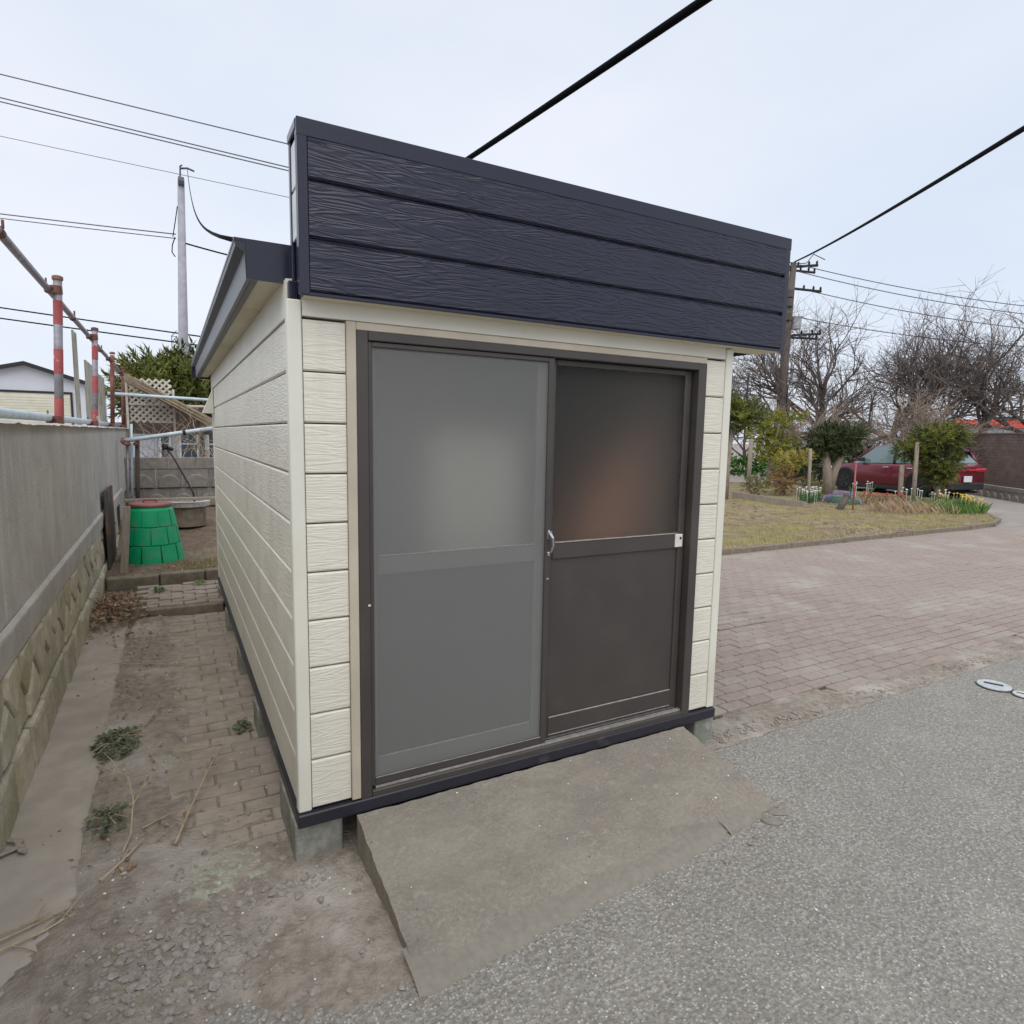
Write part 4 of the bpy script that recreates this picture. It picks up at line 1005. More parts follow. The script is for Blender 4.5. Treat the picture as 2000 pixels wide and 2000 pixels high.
bare_tree('bare_tree', 'bare tree with two close upright stems left of the leaning one', (27.8, 16.7, 0), 10.6, .22, 12, trop=.06, group=GB)
bare_tree('bare_tree', 'bare tree with a thick trunk leaning over towards the red building', (28.0, 15.6, 0), 9.8, .25, 23, trop=.05, group=GB, lean=(.15, -.5, 1))
bare_tree('bare_tree', 'wide spreading bare tree directly behind the red car', (28.4, 13.6, 0), 9.6, .23, 14, trop=.05, group=GB)
bare_tree('bare_tree', 'bare tree above the brown tiled wall with curving limbs', (31.0, 12.6, 0), 9.4, .23, 15, trop=.05, group=GB, lean=(0, -.2, 1))
bare_tree('bare_tree', 'bare tree furthest along the brown wall towards the red band', (33.0, 10.6, 0), 9.6, .23, 16, trop=.05, group=GB)
bare_tree('bare_tree', 'small bare tree between the thin dark pole and the wooden utility pole', (23.4, 18.2, 0), 5.2, .09, 17, trop=.16, group=GB)
bare_tree('bare_tree', 'broad bare tree standing between the two stemmed tree and the car', (29.5, 19.0, 0), 9.0, .20, 18, trop=.06, group=GB)
bare_tree('bare_tree', 'broad bare tree rising behind the leaning trunk', (32.5, 17.0, 0), 9.4, .20, 19, trop=.06, group=GB)
GS = 'brown leafless shrubs behind the car'
for i, (x, y, h, lab) in enumerate(((22.0, 14.6, 6.0, 'brown leafless shrub behind the golden conifer'), (24.6, 13.6, 6.2, 'brown leafless shrub over the dark hedge behind the car bonnet'), (25.6, 12.2, 6.4, 'brown leafless shrub above the car roof'), (26.2, 11.0, 6.4, 'brown leafless shrub over the car tail'), (26.8, 9.6, 4.4, 'brown leafless shrub over the corner of the brown wall'), (27.6, 8.2, 3.0, 'brown leafless shrub furthest along behind the brown wall'))):
    bare_tree('leafless_shrub', lab, (x, y, 0), h, .07, 31+i, kids=(9, 8, 6, 4), mx_=4, trop=.03, mt=m_bark_l, mw=m_twigs_b, group=GS, crook=.45, cat='shrub')

def sprigs(b, c, rad, n_, g_, ln, wd, per=10, shell=.45, upb=.35):
    """tufts of narrow leaflets spread through an uneven ellipsoid crown"""
    for i in range(n_):
        while True:
            v_ = Vector((g_.uniform(-1, 1), g_.uniform(-1, 1), g_.uniform(-1, 1)))
            if shell < v_.length < 1: break
        k = .78+.5*noise.noise(v_*2.1+Vector(c)*.7)
        p = Vector((c[0]+v_.x*rad[0]*k, c[1]+v_.y*rad[1]*k, c[2]+v_.z*rad[2]*k))
        ax = (v_.normalized()+Vector((g_.gauss(0, .35), g_.gauss(0, .35), upb+g_.gauss(0, .3)))).normalized()
        s_ = ax.orthogonal().normalized(); l_ = ln*g_.uniform(.6, 1.3)
        for q in range(per):
            t = q/per; s2 = s_.copy(); s2.rotate(Matrix.Rotation(q*2.4+g_.random(), 3, ax))
            o = p+ax*(l_*t*1.6); d = (ax*.8+s2*(1.0-.5*t)).normalized(); e = o+d*l_*(1-.35*t); sd_ = d.cross(ax)
            sd_ = (sd_.normalized() if sd_.length > .01 else s_)*wd
            b.add([o-sd_, o+sd_, e], [(0, 1, 2)])
def conifer(name, label, base, lobes, trunk, mf, mt, seed, n_, ln=.16, wd=.022, group=None, cat='conifer', per=10):
    g_ = random.Random(seed); t = thing(name, label, cat, base, group)
    b = MB()
    for pts, rad in trunk: b.tube(pts, rad, 9)
    b.build('trunk', mt, t, smooth=True)
    b = MB(); tot = sum(r[0]*r[2] for _, r in lobes)
    for c, r in lobes: sprigs(b, c, r, max(8, int(n_*r[0]*r[2]/tot)), g_, ln, wd, per)
    b.build('crown', mf, t); return t
m_yew = mat_foliage('yew', (.19, .20, .035), (.05, .075, .025), 2.2)
m_yew_d = mat_foliage('yew_dark', (.075, .095, .030), (.030, .048, .022), 2.2)
m_gold = mat_foliage('golden_conifer', (.28, .27, .02), (.14, .17, .03), 2.0)
m_con = mat_foliage('conifer_left', (.20, .215, .045), (.05, .075, .025), .9)
conifer('conifer', 'dense dark green conifer behind the trellis and concrete pole', (-.3, 18.6, 0),
        [((-.35, 18.6, 2.9), (1.35, 1.1, .85)), ((.55, 18.4, 2.9), (1.1, 1.0, .95)), ((-.9, 18.8, 2.7), (.8, .8, .75)), ((.1, 18.5, 2.2), (1.5, 1.0, .8)), ((.9, 18.4, 2.2), (1.0, 1.0, .9))],
        [([(-.2, 18.6, 0), (-.2, 18.6, 2.6)], [.16, .09]), ([(-.2, 18.6, 1.2), (.7, 18.5, 2.6)], [.08, .04])], m_con, m_bark, 3, 1900, .30, .04)
GY = 'clipped yews on the lawn'
conifer('clipped_yew', 'yew half hidden by the shed corner, on twin pale trunks', (12.86, 9.76, 0),
        [((12.95, 9.85, 2.25), (.62, .55, .40)), ((13.45, 9.7, 2.35), (.45, .4, .30)), ((12.6, 9.9, 2.55), (.5, .4, .35))],
        [([(12.80, 9.78, 0), (12.85, 9.8, 1.0), (12.95, 9.82, 2.0)], [.09, .075, .06]), ([(12.62, 9.8, 0), (12.6, 9.85, 1.1), (12.8, 9.85, 2.0)], [.07, .06, .05]), ([(12.95, 9.82, 1.75), (13.5, 9.7, 2.1)], [.03, .02])], m_yew, m_bark_l, 5, 520, .15, .02, GY)
conifer('golden_conifer', 'loose golden yellow conifer behind the yellowing shrub', (17.3, 12.1, 0),
        [((17.5, 12.1, 2.25), (.62, .5, .28)), ((18.0, 11.9, 2.45), (.4, .4, .18)), ((17.0, 12.2, 1.85), (.5, .4, .28)), ((17.6, 12.0, 1.55), (.7, .5, .30)), ((17.2, 12.1, 1.2), (.55, .5, .3))],
        [([(17.3, 12.1, 0), (17.35, 12.1, 1.2), (17.6, 12.0, 2.3)], [.07, .05, .03])], m_gold, m_bark_l, 6, 330, .16, .022)
conifer('clipped_yew', 'dark clipped yew on a stout forked trunk in front of the car', (17.1, 9.74, 0),
        [((17.25, 9.85, 1.80), (.66, .55, .38)), ((17.75, 9.6, 1.85), (.55, .5, .30)), ((16.85, 9.9, 1.6), (.4, .45, .42)), ((17.3, 9.8, 1.45), (.6, .5, .25))],
        [([(17.1, 9.74, 0), (17.05, 9.76, .7), (16.95, 9.8, 1.35)], [.16, .13, .10]), ([(17.15, 9.72, .2), (17.3, 9.7, .8), (17.5, 9.65, 1.25)], [.13, .12, .10])], m_yew_d, m_bark_l, 7, 760, .14, .02, GY)
conifer('clipped_yew', 'funnel shaped yew with bright tips covering the middle of the car', (18.29, 7.26, 0),
        [((18.25, 7.35, 1.75), (.72, .6, .40)), ((18.4, 7.15, 1.80), (.52, .45, .32)), ((18.3, 7.3, 1.15), (.55, .5, .55)), ((18.0, 7.55, 1.45), (.55, .5, .25)), ((18.3, 7.25, .75), (.32, .32, .32)), ((17.75, 7.85, 1.42), (.35, .35, .22))],
        [([(18.29, 7.26, 0), (18.3, 7.28, .7), (18.25, 7.3, 1.3)], [.075, .07, .05])], m_yew, m_bark_l, 8, 1000, .15, .02, GY)
# dark hedge behind the car and a green patch with lighter leaves
g_ = random.Random(9); t = thing('hedge', 'dark low hedge behind the red car bonnet', 'hedge', (22.6, 13.2, 0))
b = MB()
for i in range(7): sprigs(b, (20.6+.62*i, 14.0-.45*i, .8), (.7, .6, .85), 110, g_, .2, .035, 8, .5)
b.build('foliage', m_yew_d, t)
b = MB()
for i in range(7): b.tube([(20.6+.62*i, 14.0-.45*i, 0), (20.65+.62*i, 14.0-.45*i, .9)], .05, 6)
b.build('stems', m_bark, t)
m_lgreen = mat_foliage('bright_leaves', (.10, .22, .035), (.05, .13, .02), 2)
t = thing('leafy_bush', 'low bright green leafy bush beyond the white post', 'bush', (18.5, 14.6, 0)); b = MB()
for i in range(4): sprigs(b, (17.6+.55*i, 15.0-.4*i, .65), (.5, .4, .35), 60, g_, .16, .06, 5, .3)
b.build('foliage', m_lgreen, t)
# yellow-topped shrub with orange brown lower twigs
m_fy = mat_foliage('yellow_leaf', (.42, .36, .07), (.30, .27, .06), 3); m_fo = mat_foliage('orange_leaf', (.36, .22, .07), (.28, .17, .065), 3)
t = thing('yellow_shrub', 'bushy shrub, yellow on top and orange brown below', 'shrub', (15.5, 10.05, 0)); b = MB()
sprigs(b, (15.6, 10.0, 1.05), (.55, .5, .30), 150, g_, .10, .016, 9, .3); sprigs(b, (15.95, 9.85, 1.2), (.4, .4, .16), 60, g_, .10, .016, 9, .3); b.build('upper_foliage', m_fy, t)
b = MB(); sprigs(b, (15.45, 10.05, .50), (.50, .45, .48), 240, g_, .09, .014, 9, .2); b.build('lower_foliage', m_fo, t)
b = MB()
for i in range(14): b.tube([(15.45+U_(-.1, .1), 10.05, 0), (15.5+U_(-.4, .4), 10.05+U_(-.3, .3), 1.0)], [.012, .005], 4)
b.build('stems', m_bark_l, t)
m_olive = mat_foliage('olive_leaf', (.24, .23, .09), (.15, .15, .05), 3)
for x, y, z, r, lab in ((14.35, 10.1, .35, (.5, .4, .36), 'low olive shrub between the twin trunked yew and the yellow shrub'), (16.25, 9.75, .30, (.35, .3, .32), 'small straggly shrub between the yellow shrub and a wooden post')):
    t = thing('low_shrub', lab, 'shrub', (x, y, 0)); b = MB(); sprigs(b, (x, y, z), r, 90, g_, .09, .02, 7, .1); b.build('foliage', m_olive, t)
    b = MB()
    for i in range(9): b.tube([(x+U_(-.08, .08), y, 0), (x+U_(-.3, .3), y+U_(-.2, .2), z*1.9)], [.008, .003], 4)
    b.build('stems', m_bark_l, t)

# wooden posts on the lawn
def post(label, x, y, h, r, lx=0, ly=0, m=m_wood, group=None):
    b = MB(); b.tube([(x, y, -.05), (x+lx*.5, y+ly*.5, h*.5), (x+lx, y+ly, h-.02), (x+lx, y+ly, h)], [r, r*.97, r*.93, r*.75], 10)
    return tag(b.build('wooden_post', m, smooth=True), label, 'post', group)
post('pale round post leaning in front of the funnel shaped yew', 17.30, 7.34, 1.68, .055, .12, .10, m_bark_l)
post('short thick grey post left of the leaning pale post', 17.35, 7.73, 1.05, .065, .02, .03, m_bark_l)
post('dark grey post between the yellow shrub and the forked yew', 15.75, 9.40, 1.45, .05, .05, .08, m_wood)
post('slim pale post standing beyond the twin trunked yew', 15.82, 11.62, 1.70, .07, .0, .0, m_wood)
# low board edging
ed = thing('plank_edging', 'low weathered plank edging across the lawn near the yew', 'edging', (13.6, 8.8, 0))
for i in range(4):
    a, c = Vector((13.35, 10.0, 0)).lerp(Vector((13.10, 7.55, 0)), i/4), Vector((13.35, 10.0, 0)).lerp(Vector((13.10, 7.55, 0)), (i+.99)/4)
    b = MB(); d = (c-a).normalized(); nn = Vector((-d.y, d.x, 0))*.03
    b.poly([((a-nn).x, (a-nn).y), ((c-nn).x, (c-nn).y), ((c+nn).x, (c+nn).y), ((a+nn).x, (a+nn).y)], .0, .225-.01*i); b.build('plank', m_wood, ed)

# ---- flowers
m_ph = mat_foliage('purple_petals', (.30, .20, .62), (.22, .14, .50), 6); m_fg = mat_foliage('flower_green', (.07, .17, .045), (.05, .12, .04), 4)
m_wp = mat('white_petals', (.80, .79, .72), rough=.6); m_yp = mat('yellow_petals', (.80, .62, .12), rough=.6); m_rp = mat('red_petals', (.66, .07, .06), rough=.6)
t = thing('phlox_cushion', 'purple flowering cushion beside the red stake', 'flowers', (14.95, 7.9, 0)); b = MB()
for i in range(900):
    a = U_(0, 6.28); r = math.sqrt(U_(0, 1)); x, y = 14.95+.62*r*math.cos(a), 7.85+.5*r*math.sin(a); z = .06+.30*(1-r*r)+U_(-.02, .03); k = U_(.012, .02); an = U_(0, 3)
    b.add([(x+k*math.cos(an+q*1.571), y+k*math.sin(an+q*1.571), z+U_(-.008, .008)) for q in range(4)], [(0,1,2,3)])
b.build('petals', m_ph, t)
b = MB(); b.blob((14.95, 7.85, .06), .5, 3, (1.05, .8, .48), .12); b.build('leaves', m_fg, t, smooth=True)
def flowers(label, spots, mp_, h, cat, blade_n=16, group=None):
    for x, y in spots:
        t = thing('flower_clump', label, cat, (x, y, .05), group); b = MB(); z = lawn_h(x, y)-.02; blades(b, x, y, z, blade_n, h*.95, .10, .008, .6); b.build('leaves', m_fg, t)
        b = MB()
        for k in range(5):
            px, py, pz = x+U_(-.13, .13), y+U_(-.13, .13), z+h*U_(.85, 1.2)
            b.tube([(px, py, z), (px, py, pz)], .004, 4, False)
            for q in range(6):
                a = q*1.047; b.add([(px, py, pz), (px+.032*math.cos(a-.4), py+.032*math.sin(a-.4), pz+.012), (px+.042*math.cos(a), py+.042*math.sin(a), pz+.018), (px+.032*math.cos(a+.4), py+.032*math.sin(a+.4), pz+.012)], [(0,1,2,3)])
            b.lathe([(.012, 0), (.016, .03)], (px, py, pz), 6)
        b.build('blooms', mp_, t, kind='stuff')
flowers('white daffodils in grassy leaves beside the purple cushion', [(14.25, 8.35), (14.45, 8.2), (14.6, 8.45), (14.35, 8.55), (14.1, 8.2)], m_wp, .34, 'flowers', 34, 'white daffodils by the purple cushion')
flowers('white daffodils near the front wheel of the car', [(17.2, 9.0), (17.5, 8.75)], m_wp, .40, 'flowers', 10, 'white daffodils near the front wheel')
flowers('red tulips between the red stake and the grey post', [(15.6, 7.35), (15.75, 7.2), (15.9, 7.1), (16.0, 6.98), (15.45, 7.5)], m_rp, .30, 'flowers', 16, 'red tulips')
flowers('pale daffodils behind the dry grass patch', [(16.6, 7.25), (16.8, 7.0)], m_wp, .38, 'flowers', 10, 'pale daffodils')
flowers('yellow daffodils in bright leaves at the tip of the lawn', [(17.3, 6.2), (17.0, 6.0), (16.7, 5.75), (16.45, 5.55), (16.3, 5.3), (16.9, 6.3)], m_yp, .30, 'flowers', 30, 'yellow daffodils at the lawn tip')
flowers('white daffodils behind the car tail near the lawn tip', [(17.35, 6.6), (17.1, 6.65)], m_wp, .36, 'flowers', 18, 'white daffodils at the lawn tip')
m_brightg = mat_foliage('bright_grass', (.15, .26, .055), (.10, .18, .04), 3)
b = MB()
for i in range(260): x, y = 16.0+U_(-1.0, 1.2), 5.65+U_(-.5, .8); blades(b, x, y, lawn_h(x, y)-.02, 6, .24, .08, .007, .8) if inside(x, y, lawn_out) else None
tag(b.build('green_leaves', m_brightg), 'bright green leaf clumps growing at the tip of the lawn', 'plants', kind='stuff')
b = MB()
for i in range(170): x, y = 14.8+rnd.gauss(0, .55), 6.0+rnd.gauss(0, .35); blades(b, x, y, lawn_h(x, y)-.02, 5, U_(.08, .34), .10, .004, 1.1)
m_drystalk = mat('dry_stalks', (.44, .32, .21), (.34, .24, .155), sc=6, rough=.9)
tag(b.build('dry_stalks', m_drystalk), 'patch of dry pinkish brown stalks on the lawn', 'plants', kind='stuff')
# red stake and dark stump
b = MB(); b.tube([(13.90, 6.85, 0), (13.93, 6.88, 1.16)], .018, 8); st_ = tag(b.build('red_stake', m_red, smooth=True), 'thin red marker stake standing in the lawn', 'stake')
b = MB(); b.lathe([(.026, 0), (.03, .015), (.02, .03)], (13.93, 6.88, 1.16), 8); b.build('cap', mat('pink_cap', (.6, .22, .2), rough=.6), st_)
b = MB(); b.tube([(13.62, 7.02, -.02), (13.72, 7.0, .18), (13.86, 7.0, .33)], [.085, .075, .07], 9); b.blob((13.88, 7.0, .36), .11, 4, (1, 1, .7)); tag(b.build('stump', m_bark, smooth=True), 'short dark leaning stump beside the red stake', 'stump')
# pale bag at the yew's foot
b = MB(); b.blob((12.3, 9.55, .22), .22, 6, (.9, .8, 1.2), .12); b.blob((12.33, 9.5, .40), .10, 7, (1, 1, .8), .2); tag(b.build('white_bag', m_white, smooth=True), 'white bag at the foot of the twin trunked yew', 'bag')

# ================================================================ BUILDINGS AND WALLS (right)
m_tile = mat('brown_tile', (.175, .125, .105), (.14, .10, .085), sc=3, rough=.6, vary=.12); m_grout = mat('tile_grout', (.12, .095, .085), rough=.9)
bw_ = thing('brown_tiled_wall', 'brown tiled wall with a capped top behind the red car', 'wall', (24, 8.5, 0))
p0, p1 = Vector((25.3, 10.6, 0)), Vector((22.2, 5.2, 0)); dd = (p1-p0).normalized(); nn = Vector((dd.y, -dd.x, 0)); nn = nn if nn.x < 0 else -nn; Lw = (p1-p0).length
def wbox(name, t0, t1, o0_, o1_, z0, z1, m, par, bev=.004):
    b = MB(); b.box((t0, o0_, z0), (t1, o1_, z1), bev)
    b.v = [tuple(p0+dd*x-nn*y+Vector((0, 0, z))) for x, y, z in b.v]; return b.build(name, m, par)
wbox('core', 0, Lw, .02, .22, -.1, 2.0, m_grout, bw_)
wbox('cap', -.02, Lw, -.03, .25, 2.001, 2.06, m_tile, bw_)
tl = MB().box((.004, 0, .004), (.206, .0195, .098), .002); tproto = None; rest = MB(); cnt = 0; ang = math.atan2(dd.y, dd.x)
for r_ in range(20):
    for c in range(int(Lw/.21)):
        q = p0+dd*(c*.21+(.105 if r_ % 2 else 0)); q = Vector((q.x, q.y, r_*.1))
        big = (c > Lw/.21*.25) and cnt < 300 and r_ > 4
        if big:
            cnt += 1
            if tproto is None:
                tb = MB(); tb.add([tuple(dd*x-nn*y+Vector((0, 0, z))) for x, y, z in tl.v], tl.f); tproto = tb.build('tile', m_tile); tproto.location = q; link_parent(tproto, bw_)
            else: inst(tproto, q, (0, 0, 0), (1, 1, 1), bw_)
        else: rest.add([tuple(q+dd*x-nn*y+Vector((0, 0, z))) for x, y, z in tl.v], tl.f)
rest.build('tiles', m_tile, bw_, kind='stuff')
d_ = Vector((-.65, -.76)).normalized()
block_wall('low_scallop_wall', 'low grey scallop block wall at the foot of the brown tiled wall', (23.4, 9.0, -.05), (d_.x, d_.y), 10, 1, .40, .30, .14, True, .13)
m_rb = mat('red_cladding', (.62, .07, .045), (.56, .06, .04), sc=1, rough=.5); m_gl = mat('shop_glass', (.42, .50, .52), (.36, .44, .46), sc=1, rough=.3)
rb = thing('red_banded_building', 'long low building with a bright red band far behind the wall', 'building', (46, 18, 0))
b = MB(); b.add([(43.9, 19.7, 2.75), (54, 12.1, 2.75), (54, 12.1, 3.25), (43.9, 19.7, 3.25), (45.9, 22.3, 2.75), (56, 14.7, 2.75), (56, 14.7, 3.25), (45.9, 22.3, 3.25)], [(0,1,2,3),(7,6,5,4),(0,4,5,1),(1,5,6,2),(2,6,7,3),(3,7,4,0)]); b.build('red_band', m_rb, rb)
b = MB(); b.add([(44.2, 19.9, 0), (54.1, 12.45, 0), (54.1, 12.45, 2.74), (44.2, 19.9, 2.74), (45.9, 22.2, 0), (55.8, 14.7, 0), (55.8, 14.7, 2.74), (45.9, 22.2, 2.74)], [(0,1,2,3),(7,6,5,4),(0,4,5,1),(1,5,6,2),(3,7,4,0)]); b.build('wall', m_gl, rb)
for i in range(9):
    q0 = Vector((44.2, 19.9, 0)).lerp(Vector((54.1, 12.45, 0)), i/8.5); nq = Vector((-.6, -.8, 0))*.06; b = MB(); b.tube([q0+nq, q0+nq+Vector((0, 0, 2.74))], .05, 4); b.build('mullion', m_white, rb)

# wooden utility pole with crossarms and transformer
m_wpole = mat('dark_pole', (.13, .105, .09), (.09, .075, .065), sc=6, rough=.9, stretch=(4, 4, .5))
rp_ = thing('utility_pole', 'dark utility pole with crossarms and a small transformer', 'utility pole', (23.7, 16.9, 0))
b = MB(); b.tube([(23.72, 16.9, 0), (24.0, 17.1, 4.5), (24.42, 17.3, 9.55)], [.22, .19, .13], 12); b.build('pole', m_wpole, rp_, smooth=True)
def arm(z, l0, l1, r, dz=0):
    cx_, cy_ = 23.72+.7*z/9.55, 16.9+.4*z/9.55; u = Vector((.88, -.47, 0)); c = Vector((cx_, cy_, z)); b = MB(); b.tube([c+u*l0, c+u*l1+Vector((0, 0, dz))], r, 6); ao = b.build('crossarm', m_black, rp_)
    b = MB()
    for k in (.45, .75, .97): q = c+u*(l0+(l1-l0)*k)+Vector((0, 0, dz*k)); b.tube([q, q+Vector((0, 0, .12)), q+Vector((0, 0, .2))], [.03, .055, .03], 6)
    b.build('insulator', m_black, ao)
arm(9.35, -.5, 1.1, .06, .12); arm(9.25, -.2, 1.0, .05, -.1); arm(8.45, -.1, 1.35, .055, -.12); arm(6.35, -.1, 1.5, .05, .12); arm(6.28, -.1, 1.35, .05, -.04)
b = MB(); b.lathe([(.02, 0), (.19, .01), (.20, .5), (.215, .51), (.21, .56), (.03, .6)], (24.45, 16.95, 6.62), 14); b.build('transformer', mat('transformer_grey', (.42, .42, .43), (.35, .35, .36), sc=4, rough=.6), rp_, smooth=False)
b = MB()
for z in (7.0, 7.6, 8.0): b.box((23.72+.7*z/9.55-.25, 16.9+.4*z/9.55-.2, z), (23.72+.7*z/9.55-.02, 16.9+.4*z/9.55+.05, z+.35), .02)
b.build('switch_box', m_wpole, rp_)
b = MB(); b.tube([(24.5, 17.2, 9.5), (24.9, 17.0, 9.55), (25.2, 16.9, 9.95), (25.6, 16.6, 9.7)], .02, 5); b.build('jumper', m_cable, rp_)
for zz0, zz1, lab in ((9.45, 7.9, 'uppermost wire stretched from the wooden pole over the bare trees'), (9.15, 7.5, 'second wire stretched from the wooden pole over the bare trees'), (8.45, 6.9, 'third wire stretched from the wooden pole over the bare trees'), (7.2, 6.4, 'lowest wire stretched from the wooden pole into the bare trees')):
    wire('pole_wire', lab, (24.6, 17.1, zz0), (42, 9.5, zz1), .5, .02, m_wire, 'wires on the wooden pole')
b = MB(); b.tube([(28.05, 22.6, 0), (28.2, 22.75, 5.25)], .055, 8); tag(b.build('thin_pole', m_black, smooth=True), 'thin dark pole standing beyond the twin trunked yew', 'pole')

# ================================================================ RED CAR
m_car, n, bb = new_mat('red_car_paint'); bb.inputs['Base Color'].default_value = (.155, .008, .022, 1); bb.inputs['Roughness'].default_value = .35; bb.inputs['Coat Weight'].default_value = .8; bb.inputs['Coat Roughness'].default_value = .08; bb.inputs['Metallic'].default_value = .25
m_clad = mat('black_cladding', (.022, .022, .024), rough=.6); m_tyre = mat('tyre', (.018, .018, .018), rough=.85); m_rim = mat('rim', (.10, .10, .105), rough=.4, metal=.6)
m_cglass = mat('car_glass', (.16, .23, .23), rough=.06, spec=1.0); m_lamp = mat('lamp_clear', (.70, .72, .74), rough=.12, spec=.8); m_tail = mat('tail_lamp', (.42, .02, .025), rough=.15, spec=.8)
car = thing('red_car', 'dark red crossover car parked behind the yews', 'car', (0, 0, 0))
# local frame: +x forward, y left, z up; length 4.36, width 1.80, height 1.56
bodyst = [(-2.16, .80, .42, .74, .90), (-2.08, .86, .30, .84, 1.02), (-1.75, .895, .24, .90, 1.04), (-1.2, .90, .22, .90, 1.01), (-.4, .90, .22, .88, .985), (.4, .90, .22, .88, .96), (.95, .895, .22, .87, .95), (1.5, .885, .23, .84, .90), (1.9, .83, .27, .76, .80), (2.10, .70, .32, .66, .70), (2.18, .52, .38, .56, .60)]
b = MB(); sec = []
for x, hw, zb, zs_, zt in bodyst:
    pr_ = [(hw*.90, zb), (hw*.985, zb+.10), (hw, zb+(zs_-zb)*.55), (hw*.985, zs_), (hw*.93, zs_+(zt-zs_)*.65), (hw*.80, zt), (0, zt+.03)]
    sec.append([(x, y, z) for y, z in pr_]+[(x, -y, z) for y, z in pr_[-2::-1]])
n_ = len(sec[0])
for s_ in sec: b.v += s_
for i in range(len(sec)-1):
    for k in range(n_-1): a = i*n_+k; b.f.append((a, a+n_, a+n_+1, a+1))
    b.f.append((i*n_+n_-1, (i+1)*n_+n_-1, (i+1)*n_, i*n_))
b.f.append(tuple(range(n_))); b.f.append(tuple(range((len(sec)-1)*n_, len(sec)*n_))[::-1])
body = b.build('body', m_car, car, smooth=True)
# greenhouse (glass) and roof
ghs = [(-1.98, .74, .99, 1.06), (-1.62, .70, 1.0, 1.40), (-.9, .66, .99, 1.53), (-.1, .65, .97, 1.56), (.45, .655, .95, 1.47), (.95, .70, .93, 1.14), (1.18, .72, .92, .96)]
b = MB(); sec = [[(x, .80+.0*hw, zb), (x, hw, zt-.03), (x, hw*.85, zt), (x, -hw*.85, zt), (x, -hw, zt-.03), (x, -.80, zb)] for x, hw, zb, zt in ghs]
for s_ in sec: b.v += s_
for i in range(len(sec)-1):
    for k in range(5): a = i*6+k; b.f.append((a, a+6, a+7, a+1))
b.f.append(tuple(range(6))); b.f.append(tuple(range((len(sec)-1)*6, len(sec)*6))[::-1])
b.build('windows', m_cglass, car, smooth=False)
b = MB(); sec = [[(x, hw*1.0+.006, zt-.034), (x, hw*.86, zt+.012), (x, -hw*.86, zt+.012), (x, -hw-.006, zt-.034)] for x, hw, zb, zt in ghs[1:5]]
sec = [[(-1.86, .72, 1.34), (-1.84, .6, 1.40), (-1.84, -.6, 1.40), (-1.86, -.72, 1.34)]]+sec
for s_ in sec: b.v += s_
for i in range(len(sec)-1):
    for k in range(3): a = i*4+k; b.f.append((a, a+4, a+5, a+1))
    b.f.append((i*4+3, (i+1)*4+3, (i+1)*4, i*4))
b.f.append((0, 1, 2, 3)); b.f.append(tuple(range((len(sec)-1)*4, len(sec)*4))[::-1]); rf = b.build('roof', m_car, car, smooth=False)
b = MB(); b.box((-1.98, -.60, 1.36), (-1.80, .60, 1.40), .012); b.build('spoiler', m_clad, rf)
